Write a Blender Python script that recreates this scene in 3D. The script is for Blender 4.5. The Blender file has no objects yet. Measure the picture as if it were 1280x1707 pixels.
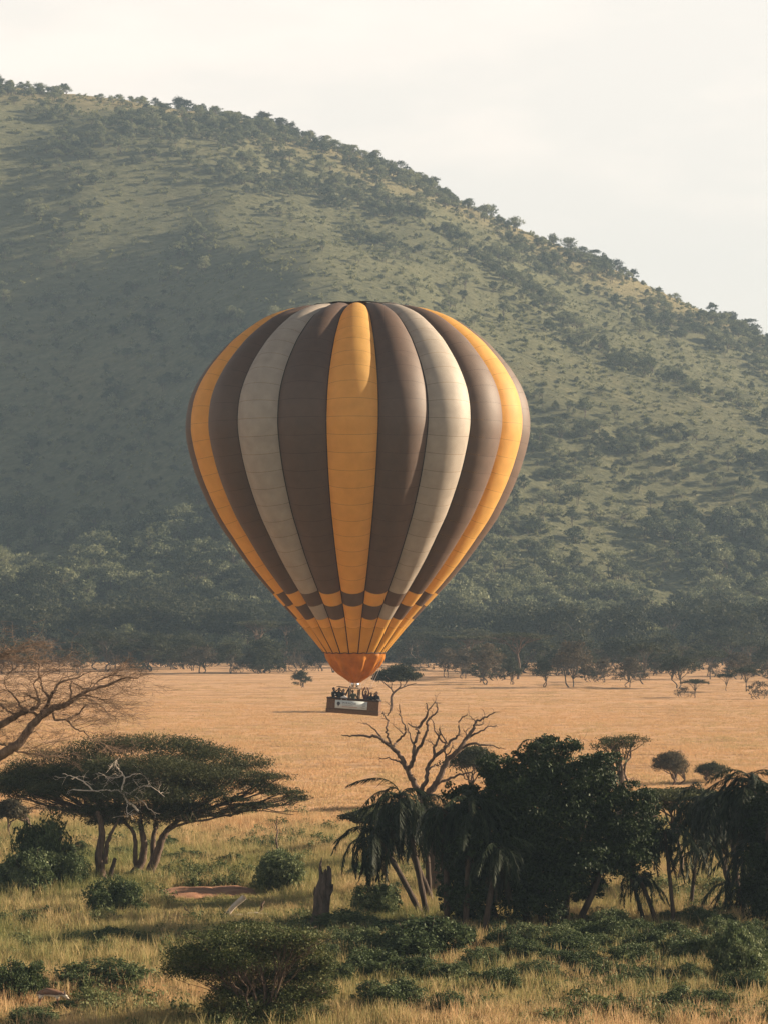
import bpy, math, random
import numpy as np
from mathutils import Vector, Matrix

random.seed(7)
R_ = math.radians
sc = bpy.context.scene
COL = sc.collection

# ------------------------------------------------------------------ camera, world, sun, exposure
F, CXP, HZ, CH = 4400.0, 640.0, 1005.0, 16.7      # focal length and eye height; photo is 1280 x 1707
cam = bpy.data.cameras.new("camera")
cam.sensor_fit = 'VERTICAL'; cam.sensor_height = 24.0; cam.sensor_width = 18.0
cam.lens = 24.0 * F / 1707.0
cam.shift_y = (HZ - 853.5) / 1707.0
cam.clip_start = 1.0; cam.clip_end = 20000.0
camo = bpy.data.objects.new("camera", cam); COL.objects.link(camo)
camo.location = (0, 0, CH); camo.rotation_euler = (R_(90), 0, 0)
sc.camera = camo

SUN_EL, SUN_AZ = 20.5, 76.0        # azimuth measured from the viewing direction (+Y) towards the right (+X)
sun = bpy.data.lights.new("sun", 'SUN'); sun.energy = 5.0; sun.angle = R_(0.53); sun.color = (1.0, 0.82, 0.60)
suno = bpy.data.objects.new("sun", sun); COL.objects.link(suno)
sdir = Vector((math.sin(R_(SUN_AZ)) * math.cos(R_(SUN_EL)), math.cos(R_(SUN_AZ)) * math.cos(R_(SUN_EL)), math.sin(R_(SUN_EL))))
suno.rotation_euler = sdir.to_track_quat('Z', 'Y').to_euler()
suno.location = (300, 100, 200)

w = bpy.data.worlds.new("World"); sc.world = w; w.use_nodes = True
nt = w.node_tree; nt.nodes.clear()
def N(t, **k):
    n = nt.nodes.new(t)
    for a, b in k.items(): setattr(n, a, b)
    return n
wo = N('ShaderNodeOutputWorld'); bg = N('ShaderNodeBackground')
sky = N('ShaderNodeTexSky', sky_type='NISHITA'); sky.sun_disc = False
sky.sun_elevation = R_(SUN_EL); sky.sun_rotation = R_(SUN_AZ); sky.dust_density = 3.0; sky.air_density = 1.2; sky.altitude = 1500
tc = N('ShaderNodeTexCoord'); sep = N('ShaderNodeSeparateXYZ')
ramp = N('ShaderNodeValToRGB')                      # pale high haze: thick at the horizon, thinner overhead
ramp.color_ramp.elements[0].position = 0.0; ramp.color_ramp.elements[0].color = (5.7, 5.12, 4.48, 1)
ramp.color_ramp.elements[1].position = 1.0; ramp.color_ramp.elements[1].color = (0.25, 0.32, 0.42, 1)
e = ramp.color_ramp.elements.new(0.26); e.color = (5.5, 4.98, 4.4, 1)
e = ramp.color_ramp.elements.new(0.50); e.color = (0.8, 0.86, 0.95, 1)
mixs = N('ShaderNodeMixRGB', blend_type='MIX'); mixs.inputs[0].default_value = 0.9
cn = N('ShaderNodeTexNoise'); cn.inputs['Scale'].default_value = 7.0; cn.inputs['Detail'].default_value = 6.0; cn.inputs['Roughness'].default_value = 0.55
mp = N('ShaderNodeMapping'); mp.inputs['Scale'].default_value = (1.0, 1.0, 3.2)
cr = N('ShaderNodeValToRGB'); cr.color_ramp.elements[0].position = 0.46; cr.color_ramp.elements[1].position = 0.68
cr.color_ramp.elements[0].color = (1, 1, 1, 1); cr.color_ramp.elements[1].color = (1.14, 1.10, 1.08, 1)
mul = N('ShaderNodeMixRGB', blend_type='MULTIPLY'); mul.inputs[0].default_value = 1.0
L = nt.links.new
L(tc.outputs['Generated'], sep.inputs[0]); L(sep.outputs['Z'], ramp.inputs[0])
L(tc.outputs['Generated'], mp.inputs[0]); L(mp.outputs[0], cn.inputs['Vector']); L(cn.outputs[0], cr.inputs[0])
L(sky.outputs[0], mixs.inputs[1]); L(ramp.outputs[0], mixs.inputs[2])
L(mixs.outputs[0], mul.inputs[1]); L(cr.outputs[0], mul.inputs[2]); L(mul.outputs[0], bg.inputs[0])
bg.inputs[1].default_value = 0.075
L(bg.outputs[0], wo.inputs[0])

sc.view_settings.view_transform = 'Standard'; sc.view_settings.look = 'None'
sc.view_settings.exposure = 1.60; sc.view_settings.gamma = 1.0; sc.view_settings.use_curve_mapping = False
HAZE = 0.00024
sc.cycles.use_denoising = True
sc.cycles.max_bounces = 8; sc.cycles.diffuse_bounces = 4; sc.cycles.transmission_bounces = 4; sc.cycles.volume_bounces = 0
sc.cycles.sample_clamp_indirect = 4.0

# ------------------------------------------------------------------ helpers
def at(px, py, d):                     # a point of the place: where the ray of that photo pixel stands at distance d
    return np.array([(px - CXP) / F * d, d, CH + (HZ - py) / F * d])
def gd(py): return F * CH / (py - HZ)  # distance of flat ground seen at photo row py

_RS = np.random.RandomState(11).rand(257, 257)
def vnoise(x, y):
    x = np.asarray(x, float); y = np.asarray(y, float)
    xi = np.floor(x).astype(int); yi = np.floor(y).astype(int); fx = x - xi; fy = y - yi
    fx = fx * fx * (3 - 2 * fx); fy = fy * fy * (3 - 2 * fy)
    a = _RS[xi % 257, yi % 257]; b = _RS[(xi + 1) % 257, yi % 257]; c = _RS[xi % 257, (yi + 1) % 257]; d = _RS[(xi + 1) % 257, (yi + 1) % 257]
    return (a * (1 - fx) + b * fx) * (1 - fy) + (c * (1 - fx) + d * fx) * fy
def fbm(x, y, o=4):
    s = 0; a = 0.5; t = 0
    for i in range(o):
        s = s + a * vnoise(x * 2 ** i + 17.3 * i, y * 2 ** i + 9.1 * i); t += a; a *= 0.5
    return s / t
def smooth(a, b, x):
    t = np.clip((x - a) / (b - a), 0, 1); return t * t * (3 - 2 * t)

def tag(o, label=None, cat=None, group=None, kind=None):
    if label: o['label'] = label
    if cat: o['category'] = cat
    if group: o['group'] = group
    if kind: o['kind'] = kind
    return o
def empty(name, loc=(0, 0, 0), rz=0.0):
    o = bpy.data.objects.new(name, None); COL.objects.link(o); o.location = loc; o.rotation_euler = (0, 0, rz)
    o.empty_display_size = 0.3
    return o
def mesh(name, V, Fc, mats, smoothf=False, mi=None, tint=None):
    V = np.ascontiguousarray(V, np.float32); Fc = np.ascontiguousarray(Fc, np.int32)
    me = bpy.data.meshes.new(name)
    n, k = Fc.shape
    me.vertices.add(len(V)); me.vertices.foreach_set('co', V.ravel())
    me.loops.add(n * k); me.loops.foreach_set('vertex_index', Fc.ravel())
    me.polygons.add(n); me.polygons.foreach_set('loop_start', np.arange(0, n * k, k, dtype=np.int32))
    me.polygons.foreach_set('loop_total', np.full(n, k, np.int32))
    if mi is not None: me.polygons.foreach_set('material_index', np.ascontiguousarray(mi, np.int32))
    if smoothf: me.polygons.foreach_set('use_smooth', np.ones(n, bool))
    if tint is not None:
        a = me.attributes.new('tint', 'FLOAT', 'POINT'); a.data.foreach_set('value', np.ascontiguousarray(tint, np.float32))
    for m in (mats if isinstance(mats, (list, tuple)) else [mats]): me.materials.append(m)
    me.update(calc_edges=True)
    return me
def obj(name, me, parent=None, loc=None):
    o = bpy.data.objects.new(name, me); COL.objects.link(o)
    if parent is not None: o.parent = parent
    if loc is not None: o.location = loc
    return o
class MB:                               # collects geometry for one mesh
    def __init__(s): s.V = []; s.F = []; s.T = []; s.n = 0
    def add(s, V, Fc, t=0.5):
        s.V.append(V); s.F.append(np.asarray(Fc) + s.n); s.n += len(V)
        s.T.append(np.full(len(V), t) if np.isscalar(t) else t)
    def tube(s, P, r, k=6, t=0.5, cap=True):
        P = np.asarray(P, float); m = len(P); r = np.broadcast_to(np.asarray(r, float), (m,))
        T = np.gradient(P, axis=0); T /= np.linalg.norm(T, axis=1)[:, None] + 1e-9
        up = np.array([0, 0, 1.0]) if abs(T[0, 2]) < 0.9 else np.array([1.0, 0, 0])
        A = np.cross(T, up); A /= np.linalg.norm(A, axis=1)[:, None] + 1e-9
        B = np.cross(T, A)
        th = np.linspace(0, 2 * np.pi, k, endpoint=False)
        V = P[:, None, :] + r[:, None, None] * (np.cos(th)[None, :, None] * A[:, None, :] + np.sin(th)[None, :, None] * B[:, None, :])
        i = np.arange(m - 1)[:, None] * k; j = np.arange(k)[None, :]; j2 = (j + 1) % k
        Fq = np.stack([i + j, i + j2, i + k + j2, i + k + j], -1).reshape(-1, 4)
        V = V.reshape(-1, 3)
        if cap:
            n0 = len(V); V = np.vstack([V, P[:1], P[-1:]])
            j = np.arange(k); j2 = (j + 1) % k
            c0 = np.stack([j2, j, np.full(k, n0), np.full(k, n0)], -1)
            o = (m - 1) * k
            c1 = np.stack([o + j, o + j2, np.full(k, n0 + 1), np.full(k, n0 + 1)], -1)
            s.caps = True
            # triangles written as a quad with one extra mid vertex are avoided: caps kept open but pinched
            V[n0] = P[0]; V[n0 + 1] = P[-1]
            V = V[:n0]
        s.add(V, Fq, t)
    def box(s, x0, y0, z0, x1, y1, z1, t=0.5):
        V = np.array([[x, y, z] for x in (x0, x1) for y in (y0, y1) for z in (z0, z1)], float)
        s.add(V, np.array([[0, 1, 3, 2], [4, 6, 7, 5], [0, 4, 5, 1], [2, 3, 7, 6], [0, 2, 6, 4], [1, 5, 7, 3]]), t)
    def leaves(s, C, ln, wd, rng, flat=0.0, hang=None, fold=0.0):
        C = np.asarray(C, float); n = len(C)
        if n == 0: return
        nrm = rng.normal(size=(n, 3)); nrm[:, 2] += flat * np.sign(rng.rand(n) - 0.15) * 2; nrm /= np.linalg.norm(nrm, axis=1)[:, None]
        a = rng.normal(size=(n, 3))
        if hang is not None: a = a * 0.4 + hang
        a -= (a * nrm).sum(1)[:, None] * nrm; a /= np.linalg.norm(a, axis=1)[:, None] + 1e-9
        b = np.cross(nrm, a)
        l = ln * (0.6 + 0.8 * rng.rand(n))[:, None]; wv = wd * (0.6 + 0.8 * rng.rand(n))[:, None]
        V = np.stack([C - a * l, C + b * wv + a * l * 0.1, C + a * l, C - b * wv + a * l * 0.1], 1).reshape(-1, 3)
        Fq = np.arange(n * 4).reshape(n, 4)
        q = 3.2 / max(ln * 10, .6)
        t = np.clip(0.5 + 1.9 * (fbm(C[:, 0] * q + C[:, 1] * q * .6 + 31, C[:, 2] * q * 1.6 + C[:, 1] * q * .5 + 7, 2) - 0.5) + 0.5 * (rng.rand(n) - 0.5), 0, 1)
        s.add(V, Fq, np.repeat(t, 4))
    def build(s, name, mat, smoothf=False):
        return mesh(name, np.vstack(s.V), np.vstack(s.F), mat, smoothf, tint=np.concatenate(s.T))

def spline(P, n):                       # Catmull-Rom through points
    P = np.asarray(P, float)
    if len(P) < 3:
        t = np.linspace(0, 1, n)[:, None]; return P[0] * (1 - t) + P[-1] * t
    Q = np.vstack([2 * P[0] - P[1], P, 2 * P[-1] - P[-2]])
    seg = np.linspace(0, len(P) - 1 - 1e-6, n); out = []
    for u in seg:
        i = int(u); f = u - i; a, b, c, d = Q[i], Q[i + 1], Q[i + 2], Q[i + 3]
        out.append(0.5 * (2 * b + (c - a) * f + (2 * a - 5 * b + 4 * c - d) * f * f + (3 * b - 3 * c + d - a) * f ** 3))
    return np.array(out)

# ------------------------------------------------------------------ materials
def material(name):
    m = bpy.data.materials.new(name); m.use_nodes = True; t = m.node_tree; t.nodes.clear()
    o = t.nodes.new('ShaderNodeOutputMaterial'); return m, t, o
def nd(t, ty, **k):
    n = t.nodes.new(ty)
    for a, b in k.items(): setattr(n, a, b)
    return n
def ramp_node(t, stops):
    r = nd(t, 'ShaderNodeValToRGB'); el = r.color_ramp.elements
    while len(el) < len(stops): el.new(0.5)
    for e, (p, c) in zip(el, stops): e.position = p; e.color = (*c, 1)
    return r
def foliage(name, stops, trans=0.3, inst=False, rough=0.6, spec=0.12):
    m, t, o = material(name)
    a = nd(t, 'ShaderNodeAttribute', attribute_name='tint')
    r = ramp_node(t, stops)
    oi = nd(t, 'ShaderNodeObjectInfo')
    src = a.outputs['Fac']
    if inst:
        a2 = nd(t, 'ShaderNodeAttribute', attribute_name='itint', attribute_type='INSTANCER')
        mx = nd(t, 'ShaderNodeMath', operation='MULTIPLY_ADD'); mx.inputs[1].default_value = 0.42
        t.links.new(a.outputs['Fac'], mx.inputs[0]); 
        ml = nd(t, 'ShaderNodeMath', operation='MULTIPLY'); ml.inputs[1].default_value = 0.75
        t.links.new(a2.outputs['Fac'], ml.inputs[0]); t.links.new(ml.outputs[0], mx.inputs[2]); src = mx.outputs[0]
    else:
        mx = nd(t, 'ShaderNodeMath', operation='MULTIPLY_ADD'); mx.inputs[1].default_value = 0.65
        ml = nd(t, 'ShaderNodeMath', operation='MULTIPLY'); ml.inputs[1].default_value = 0.38
        t.links.new(oi.outputs['Random'], ml.inputs[0]); t.links.new(a.outputs['Fac'], mx.inputs[0]); t.links.new(ml.outputs[0], mx.inputs[2]); src = mx.outputs[0]
    t.links.new(src, r.inputs[0])
    p = nd(t, 'ShaderNodeBsdfPrincipled'); p.inputs['Roughness'].default_value = rough; p.inputs['Specular IOR Level'].default_value = spec
    tr = nd(t, 'ShaderNodeBsdfTranslucent'); mix = nd(t, 'ShaderNodeMixShader'); mix.inputs[0].default_value = trans
    t.links.new(r.outputs[0], p.inputs['Base Color']); t.links.new(r.outputs[0], tr.inputs[0])
    t.links.new(p.outputs[0], mix.inputs[1]); t.links.new(tr.outputs[0], mix.inputs[2]); t.links.new(mix.outputs[0], o.inputs[0])
    return m
def bark(name, c0, c1, scale=6.0, bump=0.6):
    m, t, o = material(name)
    g = nd(t, 'ShaderNodeTexCoord'); mp = nd(t, 'ShaderNodeMapping'); mp.inputs['Scale'].default_value = (1, 1, 0.25)
    n = nd(t, 'ShaderNodeTexNoise'); n.inputs['Scale'].default_value = scale; n.inputs['Detail'].default_value = 6; n.inputs['Roughness'].default_value = 0.65
    r = ramp_node(t, [(0.3, c0), (0.7, c1)]); b = nd(t, 'ShaderNodeBump'); b.inputs['Strength'].default_value = bump; b.inputs['Distance'].default_value = 0.08
    p = nd(t, 'ShaderNodeBsdfPrincipled'); p.inputs['Roughness'].default_value = 0.85; p.inputs['Specular IOR Level'].default_value = 0.2
    t.links.new(g.outputs['Object'], mp.inputs[0]); t.links.new(mp.outputs[0], n.inputs['Vector']); t.links.new(n.outputs[0], r.inputs[0])
    t.links.new(n.outputs[0], b.inputs['Height']); t.links.new(b.outputs[0], p.inputs['Normal']); t.links.new(r.outputs[0], p.inputs['Base Color']); t.links.new(p.outputs[0], o.inputs[0])
    return m
def cloth(name, col, trans=0.0, rough=0.6, var=0.12, scale=1.2, tcol=None, bump=0.15):
    m, t, o = material(name)
    g = nd(t, 'ShaderNodeTexCoord')
    n = nd(t, 'ShaderNodeTexNoise'); n.inputs['Scale'].default_value = scale; n.inputs['Detail'].default_value = 5
    r = ramp_node(t, [(0.3, tuple(c * (1 - var) for c in col)), (0.7, tuple(min(1, c * (1 + var)) for c in col))])
    b = nd(t, 'ShaderNodeBump'); b.inputs['Strength'].default_value = bump; b.inputs['Distance'].default_value = 0.06
    p = nd(t, 'ShaderNodeBsdfPrincipled'); p.inputs['Roughness'].default_value = rough; p.inputs['Specular IOR Level'].default_value = 0.3
    t.links.new(g.outputs['Object'], n.inputs['Vector']); t.links.new(n.outputs[0], r.inputs[0]); t.links.new(r.outputs[0], p.inputs['Base Color'])
    t.links.new(n.outputs[0], b.inputs['Height']); t.links.new(b.outputs[0], p.inputs['Normal'])
    if name.endswith('nylon'):
        p.inputs['Roughness'].default_value = 0.66; p.inputs['Specular IOR Level'].default_value = 0.7
    if trans > 0:
        tr = nd(t, 'ShaderNodeBsdfTranslucent'); tr.inputs[0].default_value = (*(tcol or col), 1)
        mix = nd(t, 'ShaderNodeMixShader'); mix.inputs[0].default_value = trans
        t.links.new(p.outputs[0], mix.inputs[1]); t.links.new(tr.outputs[0], mix.inputs[2]); t.links.new(mix.outputs[0], o.inputs[0])
    else: t.links.new(p.outputs[0], o.inputs[0])
    return m
def metal(name, col, rough=0.35):
    m, t, o = material(name); p = nd(t, 'ShaderNodeBsdfPrincipled'); p.inputs['Base Color'].default_value = (*col, 1); p.inputs['Metallic'].default_value = 1.0
    n = nd(t, 'ShaderNodeTexNoise'); n.inputs['Scale'].default_value = 9; mr = nd(t, 'ShaderNodeMapRange'); mr.inputs[3].default_value = rough - .1; mr.inputs[4].default_value = rough + .15
    t.links.new(n.outputs[0], mr.inputs[0]); t.links.new(mr.outputs[0], p.inputs['Roughness']); t.links.new(p.outputs[0], o.inputs[0]); return m

M_yel = cloth('yellow_nylon', (0.80, 0.47, 0.13), 0.50, tcol=(0.95, 0.52, 0.06))
M_brn = cloth('brown_nylon', (0.085, 0.047, 0.030), 0.04)
M_tau = cloth('taupe_nylon', (0.34, 0.29, 0.24), 0.10)
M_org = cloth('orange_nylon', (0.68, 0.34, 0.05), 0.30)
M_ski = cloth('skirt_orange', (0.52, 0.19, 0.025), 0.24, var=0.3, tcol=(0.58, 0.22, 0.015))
M_yel_s = cloth('yellow_seam', (0.50, 0.24, 0.05), 0.2)
M_brn_s = cloth('brown_seam', (0.055, 0.032, 0.026), 0.05)
M_tau_s = cloth('taupe_seam', (0.17, 0.135, 0.10), 0.05)
M_org_s = cloth('orange_seam', (0.46, 0.22, 0.03), 0.1)
M_blk = cloth('black_webbing', (0.012, 0.010, 0.009))
M_wick = bark('wicker', (0.10, 0.055, 0.035), (0.22, 0.13, 0.08), 26.0, 0.9)
M_rim = cloth('dark_leather', (0.03, 0.018, 0.014), rough=0.45)
M_ban = cloth('banner_vinyl', (0.55, 0.60, 0.60), rough=0.9, var=0.03, bump=0.0)
M_ink = cloth('banner_ink', (0.05, 0.05, 0.06)); M_red = cloth('banner_red', (0.30, 0.05, 0.04))
M_stl = metal('steel', (0.7, 0.7, 0.7)); M_frm = metal('frame_metal', (0.35, 0.27, 0.2), 0.4)
M_skin = cloth('skin', (0.16, 0.09, 0.06)); M_drk = cloth('dark_clothes', (0.02, 0.02, 0.025)); M_olv = cloth('olive_clothes', (0.08, 0.08, 0.055))
M_wht = cloth('white_clothes', (0.6, 0.58, 0.55)); M_mar = cloth('maroon_clothes', (0.08, 0.03, 0.03)); M_hair = cloth('hair', (0.012, 0.009, 0.008)); M_hat = cloth('hat_felt', (0.07, 0.05, 0.035))

G_far = foliage('far_acacia_leaves', [(0.0, (0.016, 0.020, 0.010)), (0.5, (0.033, 0.038, 0.018)), (1.0, (0.085, 0.085, 0.045))], 0.25)
G_farb = foliage('far_brown_leaves', [(0.0, (0.05, 0.038, 0.024)), (0.5, (0.085, 0.065, 0.040)), (1.0, (0.14, 0.11, 0.07))], 0.2)
G_hill = foliage('hill_wood_leaves', [(0.0, (0.024, 0.033, 0.016)), (0.45, (0.075, 0.090, 0.045)), (1.0, (0.26, 0.265, 0.15))], 0.25, inst=True)
G_umb = foliage('umbrella_acacia_leaves', [(0.0, (0.022, 0.027, 0.012)), (0.6, (0.052, 0.058, 0.025)), (1.0, (0.105, 0.108, 0.050))], 0.22)
G_fig = foliage('fig_leaves', [(0.0, (0.012, 0.020, 0.008)), (0.7, (0.026, 0.040, 0.014)), (1.0, (0.048, 0.068, 0.024))], 0.12, rough=0.6, spec=0.15)
G_bush = foliage('bush_leaves', [(0.0, (0.028, 0.044, 0.017)), (0.55, (0.078, 0.104, 0.042)), (1.0, (0.19, 0.21, 0.10))], 0.22, rough=0.6, spec=0.12)
G_thorn = foliage('thorn_leaves', [(0.0, (0.026, 0.036, 0.013)), (0.6, (0.062, 0.078, 0.027)), (1.0, (0.15, 0.15, 0.06))], 0.22)
G_palm = foliage('palm_leaves', [(0.0, (0.008, 0.013, 0.006)), (0.7, (0.020, 0.029, 0.012)), (1.0, (0.045, 0.058, 0.024))], 0.12, spec=0.15)
G_dead = foliage('dead_fronds', [(0.0, (0.022, 0.016, 0.010)), (1.0, (0.06, 0.045, 0.028))], 0.08, spec=0.1)
G_grass = foliage('grass_blades', [(0.0, (0.12, 0.15, 0.05)), (0.35, (0.245, 0.235, 0.09)), (0.6, (0.42, 0.32, 0.15)), (0.85, (0.56, 0.37, 0.205)), (1.0, (0.56, 0.345, 0.175))], 0.35, inst=True, spec=0.1)
B_dark = bark('dark_bark', (0.030, 0.020, 0.014), (0.085, 0.058, 0.042))
B_mid = bark('grey_brown_bark', (0.045, 0.030, 0.022), (0.17, 0.115, 0.082))
B_stmp = bark('weathered_stump', (0.018, 0.013, 0.010), (0.13, 0.095, 0.075), 4, 1.0)
B_dead = bark('dead_wood', (0.055, 0.036, 0.028), (0.19, 0.13, 0.095), 5)
B_pale = bark('bleached_wood', (0.38, 0.31, 0.25), (0.62, 0.54, 0.45), 5)
B_far = bark('far_bark', (0.05, 0.04, 0.03), (0.12, 0.09, 0.07), 3)
B_lflss = bark('leafless_bark', (0.075, 0.045, 0.03), (0.32, 0.215, 0.15), 5)

# ground and hill
def ground_mat():
    m, t, o = material('dry_grass_ground'); lk = t.links.new
    g = nd(t, 'ShaderNodeNewGeometry'); sp = nd(t, 'ShaderNodeSeparateXYZ'); lk(g.outputs['Position'], sp.inputs[0])
    def noise(scale, det=5, rough=0.6, sc3=(1, 1, 1)):
        mp = nd(t, 'ShaderNodeMapping'); mp.inputs['Scale'].default_value = sc3; lk(g.outputs['Position'], mp.inputs[0])
        n = nd(t, 'ShaderNodeTexNoise'); n.inputs['Scale'].default_value = scale; n.inputs['Detail'].default_value = det; n.inputs['Roughness'].default_value = rough
        lk(mp.outputs[0], n.inputs['Vector']); return n.outputs[0]
    big = noise(0.035, 5, 0.6, (0.6, 1, 1)); fine = noise(0.9, 8, 0.75, (0.5, 1.0, 1)); mid = noise(0.16, 5, 0.6, (0.35, 1, 1))
    gold = ramp_node(t, [(0.25, (0.37, 0.225, 0.118)), (0.5, (0.56, 0.35, 0.205)), (0.75, (0.67, 0.445, 0.27))]); lk(fine, gold.inputs[0])
    tone = ramp_node(t, [(0.33, (0.62, 0.60, 0.52)), (0.5, (1, 1, 1)), (0.68, (1.10, 1.03, 0.98))]); lk(mid, tone.inputs[0])
    mu = nd(t, 'ShaderNodeMixRGB', blend_type='MULTIPLY'); mu.inputs[0].default_value = 1; lk(gold.outputs[0], mu.inputs[1]); lk(tone.outputs[0], mu.inputs[2])
    green = ramp_node(t, [(0.25, (0.07, 0.085, 0.03)), (0.7, (0.20, 0.19, 0.08))]); lk(fine, green.inputs[0])
    # green cover grows denser near the waterhole belt (y < 190 m)
    mr = nd(t, 'ShaderNodeMapRange'); mr.inputs[1].default_value = 150; mr.inputs[2].default_value = 235; mr.inputs[3].default_value = 0.30; mr.inputs[4].default_value = -0.10; lk(sp.outputs['Y'], mr.inputs[0])
    ad = nd(t, 'ShaderNodeMath', operation='ADD'); lk(big, ad.inputs[0]); lk(mr.outputs[0], ad.inputs[1])
    th = nd(t, 'ShaderNodeMapRange'); th.inputs[1].default_value = 0.56; th.inputs[2].default_value = 0.72; lk(ad.outputs[0], th.inputs[0])
    mx = nd(t, 'ShaderNodeMixRGB'); lk(th.outputs[0], mx.inputs[0]); lk(mu.outputs[0], mx.inputs[1]); lk(green.outputs[0], mx.inputs[2])
    p = nd(t, 'ShaderNodeBsdfPrincipled'); p.inputs['Roughness'].default_value = 0.95; p.inputs['Specular IOR Level'].default_value = 0.05
    b = nd(t, 'ShaderNodeBump'); b.inputs['Strength'].default_value = 1.0; b.inputs['Distance'].default_value = 0.9
    lk(fine, b.inputs['Height']); lk(b.outputs[0], p.inputs['Normal']); lk(mx.outputs[0], p.inputs['Base Color']); lk(p.outputs[0], o.inputs[0])
    return m
def hill_mat():
    m, t, o = material('hill_grass'); lk = t.links.new
    g = nd(t, 'ShaderNodeNewGeometry')
    def noise(scale, det=5, rough=0.6, sc3=(1, 1, 1)):
        mp = nd(t, 'ShaderNodeMapping'); mp.inputs['Scale'].default_value = sc3; lk(g.outputs['Position'], mp.inputs[0])
        n = nd(t, 'ShaderNodeTexNoise'); n.inputs['Scale'].default_value = scale; n.inputs['Detail'].default_value = det; n.inputs['Roughness'].default_value = rough
        lk(mp.outputs[0], n.inputs['Vector']); return n.outputs[0]
    fine = noise(0.35, 8, 0.72, (0.5, 1, 1)); big = noise(0.014, 6, 0.65)
    a = ramp_node(t, [(0.3, (0.060, 0.064, 0.034)), (0.5, (0.110, 0.110, 0.060)), (0.7, (0.175, 0.165, 0.095))]); lk(fine, a.inputs[0])
    c = ramp_node(t, [(0.3, (0.17, 0.14, 0.075)), (0.7, (0.32, 0.26, 0.14))]); lk(fine, c.inputs[0])
    at_ = nd(t, 'ShaderNodeAttribute', attribute_name='tint')
    ad = nd(t, 'ShaderNodeMath', operation='ADD'); lk(big, ad.inputs[0]); lk(at_.outputs['Fac'], ad.inputs[1])
    th = nd(t, 'ShaderNodeMapRange'); th.inputs[1].default_value = 0.55; th.inputs[2].default_value = 1.15; lk(ad.outputs[0], th.inputs[0])
    mx = nd(t, 'ShaderNodeMixRGB'); lk(th.outputs[0], mx.inputs[0]); lk(a.outputs[0], mx.inputs[1]); lk(c.outputs[0], mx.inputs[2])
    p = nd(t, 'ShaderNodeBsdfPrincipled'); p.inputs['Roughness'].default_value = 0.95; p.inputs['Specular IOR Level'].default_value = 0.05
    b = nd(t, 'ShaderNodeBump'); b.inputs['Strength'].default_value = 0.9; b.inputs['Distance'].default_value = 1.6
    lk(fine, b.inputs['Height']); lk(b.outputs[0], p.inputs['Normal']); lk(mx.outputs[0], p.inputs['Base Color']); lk(p.outputs[0], o.inputs[0])
    return m
def soil_mat():
    m, t, o = material('red_soil'); g = nd(t, 'ShaderNodeNewGeometry'); n = nd(t, 'ShaderNodeTexNoise'); n.inputs['Scale'].default_value = 1.5; n.inputs['Detail'].default_value = 6
    r = ramp_node(t, [(0.3, (0.20, 0.085, 0.04)), (0.7, (0.36, 0.17, 0.09))]); p = nd(t, 'ShaderNodeBsdfPrincipled'); p.inputs['Roughness'].default_value = 0.95
    t.links.new(g.outputs['Position'], n.inputs['Vector']); t.links.new(n.outputs[0], r.inputs[0]); t.links.new(r.outputs[0], p.inputs['Base Color']); t.links.new(p.outputs[0], o.inputs[0]); return m

# ------------------------------------------------------------------ the setting
def gz(x, y):                           # gentle relief of the plain
    return 0.35 * (fbm(np.asarray(x) / 26.0 + 40, np.asarray(y) / 20.0, 3) - 0.5) * smooth(4000, 60, np.asarray(y, float))
def grid(x, y, zf):
    X, Y = np.meshgrid(x, y); Z = zf(X, Y)
    V = np.stack([X, Y, Z], -1).reshape(-1, 3); nx = len(x); ny = len(y)
    i = np.arange(ny - 1)[:, None] * nx; j = np.arange(nx - 1)[None, :]
    return V, np.stack([i + j, i + j + 1, i + nx + j + 1, i + nx + j], -1).reshape(-1, 4)
xs = np.concatenate([np.linspace(-2400, -200, 40)[:-1], np.arange(-200, 200, 2.0), np.linspace(200, 2400, 40)])
ys = np.concatenate([np.linspace(-400, 60, 12)[:-1], np.arange(60, 420, 2.0), np.linspace(420, 2300, 90)])
V, Fq = grid(xs, ys, gz)
g = obj('ground', mesh('ground', V, Fq, ground_mat(), True)); tag(g, kind='structure')

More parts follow.
